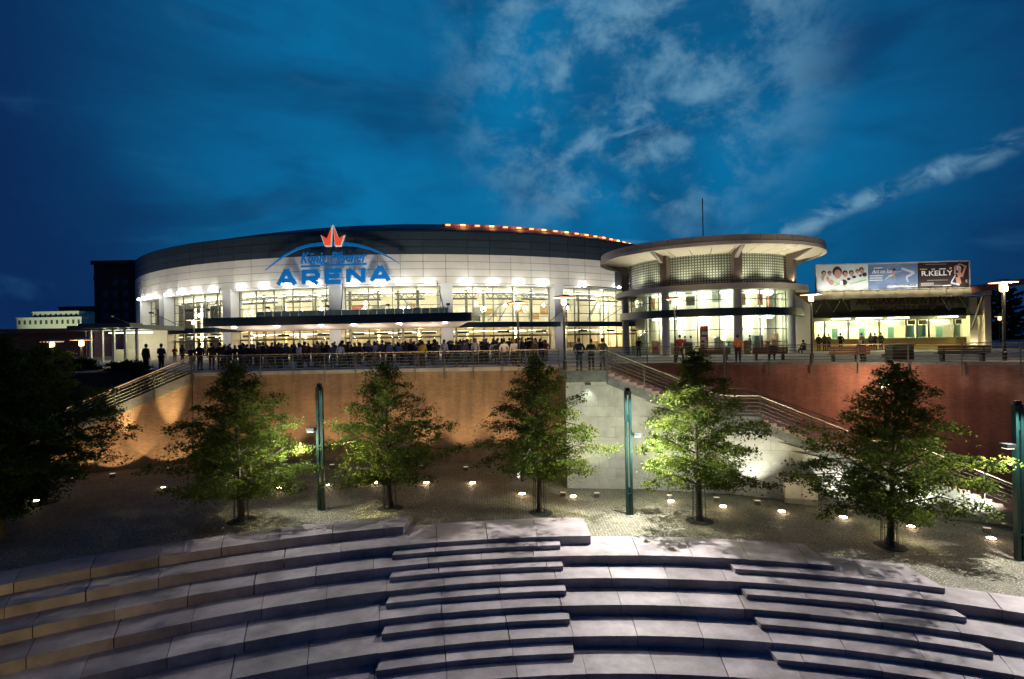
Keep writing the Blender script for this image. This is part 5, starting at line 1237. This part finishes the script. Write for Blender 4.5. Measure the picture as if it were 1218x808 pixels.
# ------------------------------------------------------------------ buildings at the left
tb = mat('tower trim', (.03, .03, .035), .7)
cA = at_y(113, 400, 118); cB = at_y(168, 400, 118); zT = at_y(140, 310, 118).z
t = thing('brick_tower', 'dark unlit brick tower block behind the left end of the arena', 'tower', ((cA.x + cB.x) / 2, 120, PZ))
m = MB(); w_ = cB.x - cA.x
def uvbox(mb, x0, x1, y0, y1, z0, z1):
    V = [(x0, y0, z0), (x1, y0, z0), (x1, y1, z0), (x0, y1, z0), (x0, y0, z1), (x1, y0, z1), (x1, y1, z1), (x0, y1, z1)]
    F = [(0, 1, 5, 4), (1, 2, 6, 5), (2, 3, 7, 6), (3, 0, 4, 7), (4, 5, 6, 7)]
    mb.add(V, F, 0, [[(V[k][0] + V[k][1], V[k][2]) for k in f] for f in F])
uvbox(m, cA.x, cB.x, 118, 130, PZ, zT - .8); m.build('wall', brick_d, t)
m = MB(); m.box(((cA.x + cB.x) / 2, 124, zT - .4), (w_ + .8, 12.8, .8)); m.build('cornice', tb, t)
m = MB(); m.box((cA.x - .6, 121, zT - 3.4), (1.6, 2.6, 1.0)); m.build('side_bay', tb, t)
rows_ = 6
for j in range(rows_):
    for i in range(3):
        if (i, j) in ((0, 5), (2, 0)): continue
        m = MB(); xx = cA.x + w_ * (.25 + .22 * i); zz4 = PZ + 3.4 + j * 2.4; m.box((xx, 117.97, zz4), (1.3, .12, 1.6)); f_ = m.build('window', tb, t)
        m = MB(); m.box((xx, 117.9, zz4), (1.1, .03, 1.4)); m.build('pane', mat('dark pane', (.03, .05, .07), .1) if 'dark pane' not in MATS else MATS['dark pane'], f_)
m = MB(); m.box(((cA.x + cB.x) / 2, 117.9, PZ + 3), (w_ * .9, .3, .4)); m.build('ledge', tb, t)
lit = mat('pale lit render', (.62, .66, .50), .7, var=.1); wdk = mat('window dark', (.05, .06, .05), .4)
t = thing('apartment_building', 'distant pale stepped building lit on the left horizon', 'building', tuple(at_y(58, 388, 190)))
def far_block(par, x0, x1, y_top, y_bot, Y, mt, nwin, rows=1, dep=10):
    a_, b_ = at_y(x0, y_bot, Y), at_y(x1, y_bot, Y); zt5 = at_y((x0 + x1) / 2, y_top, Y).z
    m = MB(); m.prism([(a_.x, Y), (b_.x, Y), (b_.x, Y + dep), (a_.x, Y + dep)], PZ - 4, zt5); m.build('wall', mt, par)
    m = MB(); m.prism([(a_.x - .2, Y - .2), (b_.x + .2, Y - .2), (b_.x + .2, Y + dep), (a_.x - .2, Y + dep)], zt5, zt5 + .3); m.build('roof', mt, par)
    zb5 = (a_.z + b_.z) / 2
    for j in range(rows):
        for i in range(nwin):
            x = a_.x + (b_.x - a_.x) * (i + .5) / nwin; hh2 = (zt5 - zb5) / rows; m = MB(); m.box((x, Y - .03, zb5 + hh2 * (j + .5)), ((b_.x - a_.x) / nwin * .38, .12, hh2 * .5)); m.build('window', wdk, par)
far_block(t, 20, 97, 378.5, 388, 188, lit, 12); far_block(t, 39, 94, 371.5, 379.5, 190, lit, 9)
p = at_y(58, 380, 176); light('apartment_flood', 'SPOT', (p.x, 160, PZ + 1), 26000, (.95, 1, .72), 1, (p.x, 188, p.z), 80, .5, t)
t = thing('office_block', 'distant dark block behind the pale stepped building', 'building', tuple(at_y(91, 388, 215)))
far_block(t, 70, 114, 365.5, 388, 215, tb, 8, 2)
t = thing('low_hall', 'long low dark reddish hall roof at the left horizon', 'building', tuple(at_y(40, 405, 100)))
lowr = mat('low hall roof', (.12, .06, .045), .8, var=.3)
a_, b_ = at_y(-80, 400, 96), at_y(112, 400, 100); zt6 = at_y(50, 391, 98).z
m = MB(); m.prism([(a_.x, 96), (b_.x, 100), (b_.x, 112), (a_.x, 112)], PZ - 4, zt6 - .8); m.build('wall', lowr, t)
m = MB(); m.prism([(a_.x - 1, 95), (b_.x + .4, 99), (b_.x + .4, 113), (a_.x - 1, 113)], zt6 - .8, zt6); m.build('roof', lowr, t)
# glass kiosk left of the arena
t = thing('glass_kiosk', 'low glass kiosk with flat pale roof glowing left of the arena', 'kiosk', tuple(at_y(140, 425, 66)))
kA, kB = at_y(108, 420, 66), at_y(163, 420, 66); kz = at_y(140, 392.5, 66).z; kt = at_y(140, 387, 66).z
kr = mat('kiosk roof', (.08, .11, .10), .5)
m = MB(); m.prism([(kA.x - 2, 65), (kB.x + 1.0, 65), (kB.x + 1.0, 74), (kA.x - 2, 74)], kz, kt); m.build('roof', kr, t)
m = MB(); m.prism([(kB.x - 4.5, 62.8), (kB.x + 1.4, 62.8), (kB.x + 1.4, 65), (kB.x - 4.5, 65)], kz + .15, kt + .12); m.build('porch_roof', kr, t)
for i in range(5):
    x = kA.x + (kB.x - kA.x) * i / 4; m = MB(); m.box((x, 66, (PZ + kz) / 2), (.25, .25, kz - PZ)); m.build('post', colm, t)
    if i < 4:
        m = MB(); m.box((x + (kB.x - kA.x) / 8, 66, (PZ + kz) / 2), ((kB.x - kA.x) / 4 - .3, .03, kz - PZ)); m.build('glass_pane', glz, t)
        m = MB(); m.box((x + (kB.x - kA.x) / 8, 69, kz - .3), (1.0, .5, .12)); m.build('ceiling_light', E_intw, t); light('kiosk_light', 'POINT', (x + (kB.x - kA.x) / 8, 67.6, kz - .8), 120, (1, .92, .62), .3, parent=t)
        m = MB(); m.box((x + (kB.x - kA.x) / 8, 70.4, PZ + .7), (1.6, .5, 1.4)); m.build('display_case', cremew, t)
m = MB(); m.prism([(kA.x, 71.8), (kB.x, 71.8), (kB.x, 72), (kA.x, 72)], PZ, kz); m.build('back_wall', cream, t)
# ------------------------------------------------------------------ benches and bin
def bench(x0, x1, yb, label, red=False):
    a_, b_ = on_z(x0, yb, PZ), on_z(x1, yb - .3, PZ); c = (a_ + b_) / 2; Ln = (b_ - a_).length; an = math.atan2(b_.y - a_.y, b_.x - a_.x)
    t = thing('park_bench', label, 'bench', tuple(c), 'long wooden benches along the red wall edge', rz=an); ux, uy = Vector((cos(an), sin(an), 0)), Vector((-sin(an), cos(an), 0))
    def P(s, d, z): return c + ux * s + uy * d + Vector((0, 0, z))
    for k in range(3): m = MB(); m.box(P(0, .1 + k * .16, .45), (Ln, .14, .05), an); m.build('seat_slat', wood, t)
    for k in range(3): m = MB(); m.box(P(0, -.06 - .02 * k, .55 + k * .145), (Ln, .04, .125), an); m.build('back_slat', wood, t)
    for s in (-.38, .38): m = MB(); m.box(P(s * Ln, .18, .21), (.14, .4, .42), an); m.box(P(s * Ln, -.04, .6), (.06, .06, .65), an); m.build('leg', darkmetal, t)
    return P, Ln, an
bench(831, 869, 428.5, 'reddish wooden bench before the pavilion, leftmost of four')
B2 = bench(895, 937, 429, 'wooden bench with a seated person before the pavilion right side')
B3 = bench(986, 1035, 430.5, 'dark bench with a seated person before the ticket office')
bench(1115, 1178, 430, 'long empty dark bench at right, beside the litter bin')
b = on_z(1074, 430, PZ); t = thing('litter_bin', 'square dark litter bin between two benches at the plaza edge', 'litter bin', tuple(b))
m = MB(); m.box(b + Vector((0, .3, .52)), (1.3, .7, .9)); m.build('body', darkmetal, t); m = MB(); m.box(b + Vector((0, .3, 1.02)), (1.4, .8, .08)); m.build('lid', darkmetal, t); m = MB(); m.box(b + Vector((0, -.06, .82)), (.8, .02, .14)); m.build('opening', jointd, t)
# ------------------------------------------------------------------ people
skinm = mat('skin', (.45, .27, .19), .6); hairs = [mat('hair dark', (.03, .02, .015), .8), mat('hair fair', (.28, .18, .08), .8), mat('hair grey', (.25, .24, .22), .8)]
def cloth(n, c): return mat('cloth ' + n, c, .85, var=.1, vscale=6)
JK = {'black': cloth('black', (.018, .018, .022)), 'navy': cloth('navy', (.02, .03, .07)), 'brown': cloth('brown', (.09, .05, .03)), 'grey': cloth('grey', (.14, .14, .15)), 'white': cloth('white', (.72, .72, .72)),
      'beige': cloth('beige', (.36, .28, .19)), 'dark red': cloth('dark red', (.22, .035, .03)), 'rust': cloth('rust', (.30, .10, .05)), 'pale blue': cloth('pale blue', (.25, .34, .45)), 'olive': cloth('olive', (.08, .08, .04)), 'yellow': cloth('yellow', (.62, .45, .05)), 'orange': cloth('orange', (.55, .17, .05))}
TRS = [cloth('trouser black', (.015, .015, .018)), cloth('trouser denim', (.04, .06, .11)), cloth('trouser tan', (.20, .16, .11)), cloth('trouser grey', (.07, .07, .075))]
shoem = mat('shoe leather', (.015, .012, .01), .5)
def skin_mesh(pts, edges, root=0, sub=1):
    """pts: list of (x, y, z, rx, ry)"""
    me = bpy.data.meshes.new('figure'); me.from_pydata([p[:3] for p in pts], edges, []); o = bpy.data.objects.new('figure', me); col.objects.link(o)
    md = o.modifiers.new('s', 'SKIN'); md.use_smooth_shade = True
    if not me.skin_vertices: return me
    sv = me.skin_vertices[0].data
    for i, p in enumerate(pts): sv[i].radius = (p[3], p[4] if len(p) > 4 else p[3])
    sv[root].use_root = True
    if sub: s2 = o.modifiers.new('u', 'SUBSURF'); s2.levels = sub; s2.render_levels = sub
    bpy.context.view_layer.update(); out = bpy.data.meshes.new_from_object(o.evaluated_get(bpy.context.evaluated_depsgraph_get())); bpy.data.objects.remove(o); return out
def pose(kind):
    """joint positions, facing +Y"""
    J = dict(pel=(0, 0, .95), wst=(0, .0, 1.12), chs=(0, .01, 1.33), nkb=(0, .0, 1.47), nk=(0, .01, 1.53), hd=(0, .03, 1.60), hm=(0, .035, 1.67), ht=(0, .02, 1.735))
    for s, n in ((-1, 'l'), (1, 'r')):
        J['sh' + n] = (.185 * s, 0, 1.41); J['hp' + n] = (.09 * s, 0, .90)
        J['kn' + n] = (.10 * s, .02, .50); J['an' + n] = (.11 * s, -.02, .09); J['to' + n] = (.13 * s, .15, .035)
        if kind == 'down': J['el' + n] = (.25 * s, -.03, 1.13); J['wr' + n] = (.26 * s, .04, .88); hdv = (0, .02, -1)
        elif kind == 'pockets': J['el' + n] = (.30 * s, -.08, 1.15); J['wr' + n] = (.19 * s, .06, .94); hdv = (-.5 * s, .25, -.85)
        elif kind == 'front': J['el' + n] = (.26 * s, .02, 1.14); J['wr' + n] = (.08 * s, .24, 1.12); hdv = (-.9 * s, .3, .1)
        elif kind == 'rail': J['el' + n] = (.27 * s, .08, 1.16); J['wr' + n] = (.22 * s, .32, 1.08); hdv = (-.1 * s, .95, -.1)
        elif kind == 'wide': J['el' + n] = (.31 * s, -.06, 1.16); J['wr' + n] = (.20 * s, .07, .97); J['kn' + n] = (.17 * s, .02, .49); J['an' + n] = (.24 * s, -.02, .09); J['to' + n] = (.28 * s, .14, .035); hdv = (-.5 * s, .3, -.8)
        elif kind == 'walk':
            J['el' + n] = (.25 * s, -.06 - .07 * s, 1.14); J['wr' + n] = (.25 * s, .05 - .16 * s, .91); J['kn' + n] = (.09 * s, .10 + .14 * s, .51); J['an' + n] = (.09 * s, -.02 + .24 * s, .10 if s > 0 else .13); J['to' + n] = (.10 * s, .14 + .24 * s, .04); hdv = (0, .15, -1)
        elif kind == 'sit':
            J['hp' + n] = (.10 * s, .02, .52); J['kn' + n] = (.15 * s, .44, .50); J['an' + n] = (.15 * s, .42, .09); J['to' + n] = (.17 * s, .58, .035); J['el' + n] = (.25 * s, .05, .74); J['wr' + n] = (.13 * s, .28, .62); hdv = (-.4 * s, .8, -.3); J['sh' + n] = (.185 * s, -.02, .98)
        w_ = Vector(J['wr' + n]); d = Vector(hdv).normalized(); J['hd' + n] = tuple(w_ + d * .09); J['hv' + n] = tuple(d)
    if kind == 'sit':
        for k, v in (('pel', (0, -.02, .55)), ('wst', (0, -.05, .70)), ('chs', (0, -.03, .90)), ('nkb', (0, .0, 1.04)), ('nk', (0, .02, 1.10)), ('hd', (0, .05, 1.17)), ('hm', (0, .06, 1.24)), ('ht', (0, .045, 1.305))): J[k] = v
    return J
def figure(kind, coat=False, longhair=False):
    J = pose(kind); P_, E_, ix = [], [], {}
    def v(n, r, r2=None, p=None): ix[n] = len(P_); P_.append((*(p or J[n]), r, r2 or r)); return ix[n]
    for n, r, r2 in (('pel', .13, .10), ('wst', .12, .09), ('chs', .145, .10), ('nkb', .075, .07), ('nk', .052, .052), ('hd', .066, .074), ('hm', .074, .092), ('ht', .05, .06)): v(n, r, r2)
    c_ = ['pel', 'wst', 'chs', 'nkb', 'nk', 'hd', 'hm', 'ht']; E_ += [(ix[a], ix[b]) for a, b in zip(c_, c_[1:])]
    hm = Vector(J['hm']); v('nose', .014, p=tuple(hm + Vector((0, .115, -.02)))); E_.append((ix['hm'], ix['nose']))
    for s in 'lr':
        for n, r in (('sh', .055), ('el', .040), ('wr', .026)): v(n + s, r)
        for n, r in (('hp', .085), ('kn', .056), ('an', .036), ('to', .034)): v(n + s, r)
        v('hd' + s, .024, .036); E_ += [(ix['chs'], ix['sh' + s]), (ix['sh' + s], ix['el' + s]), (ix['el' + s], ix['wr' + s]), (ix['wr' + s], ix['hd' + s]), (ix['pel'], ix['hp' + s]), (ix['hp' + s], ix['kn' + s]), (ix['kn' + s], ix['an' + s]), (ix['an' + s], ix['to' + s])]
        d = Vector(J['hv' + s]); pal = Vector(J['hd' + s]); side = d.cross(Vector((1, 0, 0))).normalized()
        for k, (o_, ln) in enumerate(((-.030, .062), (-.010, .075), (.010, .070), (.028, .055))):
            q = pal + side * o_ + d * .03; v('f%s%d' % (s, k), .009, p=tuple(q)); v('g%s%d' % (s, k), .008, p=tuple(q + d * ln + Vector((0, .02, 0)))); E_ += [(ix['hd' + s], ix['f%s%d' % (s, k)]), (ix['f%s%d' % (s, k)], ix['g%s%d' % (s, k)])]
        q = pal - d * .03 + side * -.04; v('t' + s, .010, p=tuple(q)); v('u' + s, .009, p=tuple(q + d * .045 - side * .02)); E_ += [(ix['hd' + s], ix['t' + s]), (ix['t' + s], ix['u' + s])]
    body = skin_mesh(P_, E_, 0)
    def sub(lst, eds, root=0):
        id_ = {n: i for i, (n, *_) in enumerate(lst)}; return skin_mesh([(*(q[3] if len(q) > 3 else J[q[0]]), q[1], q[2]) for q in lst], [(id_[a], id_[b]) for a, b in eds], root)
    pel = Vector(J['pel']); hem = tuple(pel + Vector((0, 0, -.10 if not coat else -.34))) if kind != 'sit' else tuple(pel + Vector((0, 0, -.03)))
    jk = sub([('hem', .175, .135, hem), ('pel', .168, .13), ('wst', .16, .125), ('chs', .175, .135), ('nkb', .10, .085), ('shl', .078, .078), ('ell', .062, .062), ('wrl', .045, .045), ('shr', .078, .078), ('elr', .062, .062), ('wrr', .045, .045)],
             [('hem', 'pel'), ('pel', 'wst'), ('wst', 'chs'), ('chs', 'nkb'), ('chs', 'shl'), ('shl', 'ell'), ('ell', 'wrl'), ('chs', 'shr'), ('shr', 'elr'), ('elr', 'wrr')])
    tr = sub([('pel', .155, .12), ('hpl', .108, .108), ('knl', .080, .080), ('anl', .062, .062), ('hpr', .108, .108), ('knr', .080, .080), ('anr', .062, .062)], [('pel', 'hpl'), ('hpl', 'knl'), ('knl', 'anl'), ('pel', 'hpr'), ('hpr', 'knr'), ('knr', 'anr')])
    shoes_ = []
    for s in 'lr':
        sh = MB(); a_, b_ = Vector(J['an' + s]), Vector(J['to' + s]); sh.tube([a_ + Vector((0, -.05, -.035)), (a_ + b_) / 2 + Vector((0, 0, -.01)), b_ + Vector((0, .05, .0))], .052, 8, r2=.04)
        so = sh.build('shoe', shoem); shoes_.append(so.data); bpy.data.objects.remove(so)
    hb = MB(); prof = [(.02, .145), (.07, .125), (.095, .07), (.102, 0), (.094, -.05), (.07, -.09)] if not longhair else [(.02, .145), (.07, .125), (.097, .07), (.106, 0), (.108, -.1), (.10, -.2), (.06, -.27)]
    hb.lathe(prof[::-1], 12, (0, 0, 0)); ho = hb.build('hair', hairs[0], smooth=True); hair = ho.data; bpy.data.objects.remove(ho)
    hair.transform(Matrix.Translation(hm + Vector((0, -.022, -.02))) @ Matrix.Diagonal((.92, 1.0, .95, 1)))
    return dict(body=body, jacket=jk, trousers=tr, shoe=shoes_[0], shoe2=shoes_[1], hair=hair)
FIG = {}
for kd, co_, lh in (('down', 0, 0), ('pockets', 0, 0), ('front', 0, 0), ('rail', 0, 0), ('wide', 0, 0), ('walk', 0, 0), ('sit', 0, 0), ('down', 1, 1), ('front', 1, 1)): FIG[kd + ('_f' if lh else '')] = figure(kd, co_, lh)
ALLP = [skinm, JK['black'], TRS[0], shoem, hairs[0]]
def join(F):
    v, f, mi = [], [], []
    for k, n in enumerate(('body', 'jacket', 'trousers', 'shoe', 'hair', 'shoe2')):
        o = len(v); me = F[n]; v += [tuple(q.co) for q in me.vertices]; f += [tuple(o + i for i in p.vertices) for p in me.polygons]; mi += [3 if k == 5 else k] * len(me.polygons)
    me = bpy.data.meshes.new('person'); me.from_pydata(v, [], f)
    for x in ALLP: me.materials.append(x)
    me.polygons.foreach_set('material_index', mi); me.polygons.foreach_set('use_smooth', [True] * len(f)); me.update(); return me
CM = {k: join(F) for k, F in FIG.items()}
for F in FIG.values():
    for n, x in (('body', skinm), ('jacket', JK['black']), ('trousers', TRS[0]), ('shoe', shoem), ('shoe2', shoem), ('hair', hairs[0])):
        F[n].materials.clear(); F[n].materials.append(x); F[n].polygons.foreach_set('use_smooth', [True] * len(F[n].polygons))
def setm(o, i, m): o.material_slots[i].link = 'OBJECT'; o.material_slots[i].material = m
def crowd_person(kd, loc, rz, jc, tr, hr, label, sc_=1.0, group='people waiting in a crowd before the arena doors'):
    o = bpy.data.objects.new('person', CM[kd]); col.objects.link(o); o.location = loc; o.rotation_euler = (0, 0, rz); o.scale = (sc_, sc_, sc_)
    setm(o, 1, JK[jc]); setm(o, 2, TRS[tr]); setm(o, 4, hairs[hr]); tag(o, label, 'person', group); return o
def near_person(kd, loc, rz, jc, tr, hr, label, sc_=1.0, group=None):
    t = thing('person', label, 'person', tuple(loc), group, rz); t.scale = (sc_,) * 3; F = FIG[kd]
    for n, mm_ in (('body', None), ('jacket', JK[jc]), ('trousers', TRS[tr]), ('shoe', None), ('shoe2', None), ('hair', hairs[hr])):
        o = bpy.data.objects.new(n.replace('2', ''), F[n]); col.objects.link(o); o.parent = t
        if mm_: setm(o, 0, mm_)
    return t
# three people on the landing and other single figures
near_person('pockets', on_z(689, 441, PZ), .05, 'navy', 1, 0, 'person in blue grey jacket, left one of three at the stair landing')
near_person('front', on_z(703.5, 440.5, PZ), -.03, 'black', 0, 0, 'person in black jacket, middle one of three at the stair landing', .96)
near_person('rail', on_z(717, 440, PZ), -.15, 'olive', 3, 0, 'person in dark olive jacket, right one of three at the stair landing', .98)
near_person('pockets', on_z(760, 424, PZ), .1, 'black', 0, 0, 'person in black alone before the left pavilion column', .97)
near_person('wide', on_z(809, 430.6, PZ), .0, 'dark red', 3, 0, 'person in dark red jacket, legs apart, beside the pavilion street lamp', 1.06)
near_person('down', on_z(878, 431.5, PZ), -.4, 'orange', 0, 0, 'person in orange jacket and black trousers between the two left benches', 1.02)
near_person('walk', on_z(405, 437.5, PZ), .3, 'white', 2, 0, 'person in white shirt walking near the rail, left part of crowd', .98)
near_person('front', on_z(396, 437.5, PZ), .3, 'grey', 1, 2, 'person in grey shirt beside the walking white shirt near the rail', .98)
near_person('down', on_z(503, 437, PZ), .05, 'yellow', 0, 0, 'person in yellow vest standing near the rail mid crowd')
near_person('pockets', on_z(600, 435.5, PZ), .1, 'white', 1, 0, 'person in white shirt near the rail, left one of two')
near_person('down', on_z(612, 435.5, PZ), -.1, 'white', 0, 1, 'person in white shirt near the rail, right one of two')
near_person('down', on_z(553, 436.5, PZ), 0.1, 'navy', 1, 0, 'person in navy jacket and jeans near the rail left of the canopy end')
near_person('walk', on_z(543, 436.5, PZ), .5, 'black', 1, 0, 'person in black jacket and jeans walking near the rail left of the canopy end')
for i, (px, jc, kd) in enumerate(((174, 'black', 'down'), (192, 'navy', 'front'), (238, 'black', 'pockets'), (252, 'brown', 'down'), (262, 'black', 'front'))):
    near_person(kd, on_z(px, 441.5 - .02 * (px - 174), PZ) , .1 * i - .2, jc, 0, 0, ['large dark silhouette at the stair head, leftmost person of the crowd', 'person in navy beside the leftmost silhouette at the left stair head', 'person in black right of the rail bend at the left stair', 'person in brown jacket near the rail under the left street lamp', 'person in black with folded arms near the rail under the left street lamp'][i], 1.08)
for P, s, lb, jc in ((B2[0], .1 * B2[1], 'person in dark coat seated on the bench before the pavilion', 'black'), (B3[0], .3 * B3[1], 'person seated on the right part of the bench before the ticket office', 'brown')):
    near_person('sit', P(s, .12, -.03), B2[2], jc, 0, 2, lb, 1.05)
for i, (px, dd, jc, kd, lb) in enumerate(((974, 2.0, 'black', 'down', 'leftmost dark person queueing at the ticket counters'), (981, 2.6, 'brown', 'down_f', 'second person queueing from the left at the ticket counters'), (986, 1.7, 'grey', 'front', 'third person queueing from the left at the ticket counters'), (1000, 1.5, 'black', 'pockets', 'dark person alone at the second ticket counter'), (1025, 1.8, 'beige', 'down', 'person in beige jacket at the lit third ticket counter'), (1036, 2.0, 'grey', 'down_f', 'person in grey beside the beige jacket at the ticket counters'), (1041, 2.6, 'brown', 'front', 'person in brown half hidden among three at the ticket counters'), (1048, 1.2, 'black', 'down', 'tall dark person, rightmost at the ticket counters'))):
    s_ = osz(px, 418, D2 - dd)[0]; q = op(s_, D2 - dd, PZ); near_person(kd, q, .1 * (i % 3) - .1, jc, 0, 0, lb, .98 + .03 * (i % 2))
for i, (px, Y, lb) in enumerate(((822, 51.5, 'small figure in white behind the pavilion glass left of the red poster'), (892, 51.8, 'dark small figure behind the pavilion glass right of the middle column'), (815, 52.5, 'dark small figure inside the pavilion left of the white figure'))):
    q = at_y(px, 415, Y); crowd_person('walk', (q.x, q.y, PZ + .02), 1.2, ['white', 'black', 'navy'][i], 0, 0, lb, group='people inside the pavilion')
near_person('sit', tuple(on_z(956, 421, PZ) - Vector((0, 0, .1))), .2, 'black', 0, 0, 'dark person sitting low by the white pavilion flank wall')
# the crowd
ZN = [(150, 236, 'at the left stair head'), (236, 284, 'before the leftmost large bay'), (284, 338, 'below the canopy left half'), (338, 408, 'below the ARENA letters'), (408, 470, 'before the middle glass bay'), (470, 531, 'before the middle bay right half'), (531, 575, 'beyond the canopy right end'), (575, 618, 'left of the crowd street lamp'), (618, 700, 'right of the crowd street lamp')]
ORD = ['first', 'second', 'third', 'fourth', 'fifth', 'sixth', 'seventh', 'eighth', 'ninth', 'tenth', 'eleventh', 'twelfth', 'thirteenth', 'fourteenth', 'fifteenth']
pts_ = []; rr_ = random.Random(11); tries = 0
while len(pts_) < 215 and tries < 9000:
    tries += 1; px = rr_.uniform(200, 652) if rr_.random() < .12 else rr_.uniform(262, 650); Y = 39.5 + 16 * rr_.random() ** 1.15
    if px > 640: Y += 4
    if px < 262: Y += 6
    q = at_y(px, 430, Y)
    if all((q.x - a_.x) ** 2 + (q.y - a_.y) ** 2 > .42 for a_, _ in pts_): pts_.append((q, px))
wts = [('black', 34), ('navy', 16), ('brown', 12), ('grey', 9), ('white', 7), ('beige', 6), ('dark red', 5), ('rust', 4), ('pale blue', 5), ('olive', 6)]
pool = [n for n, k in wts for _ in range(k)]; ent = []
for q, px in pts_:
    ent.append((px, q, rr_.choice(pool), rr_.choice(['down', 'pockets', 'front', 'walk', 'down', 'down_f', 'front_f']), rr_.randrange(4), rr_.choice([0, 0, 0, 1, 2])))
ent.sort(key=lambda e: e[0]); cnt = {}
for px, q, jc, kd, tr_, hr in ent:
    zn = next((z_ for a_, b_, z_ in ZN if a_ <= px < b_), ZN[-1][2]); k = cnt.get((zn, jc), 0); cnt[(zn, jc)] = k + 1
    lb = '%s from the left of those wearing %s %s' % (ORD[min(k, 14)], jc, zn)
    crowd_person(kd, (q.x, q.y, PZ), rr_.uniform(-.9, .9) if rr_.random() < .75 else rr_.uniform(1.2, 5), jc, tr_, hr, lb, rr_.uniform(.88, 1.08))
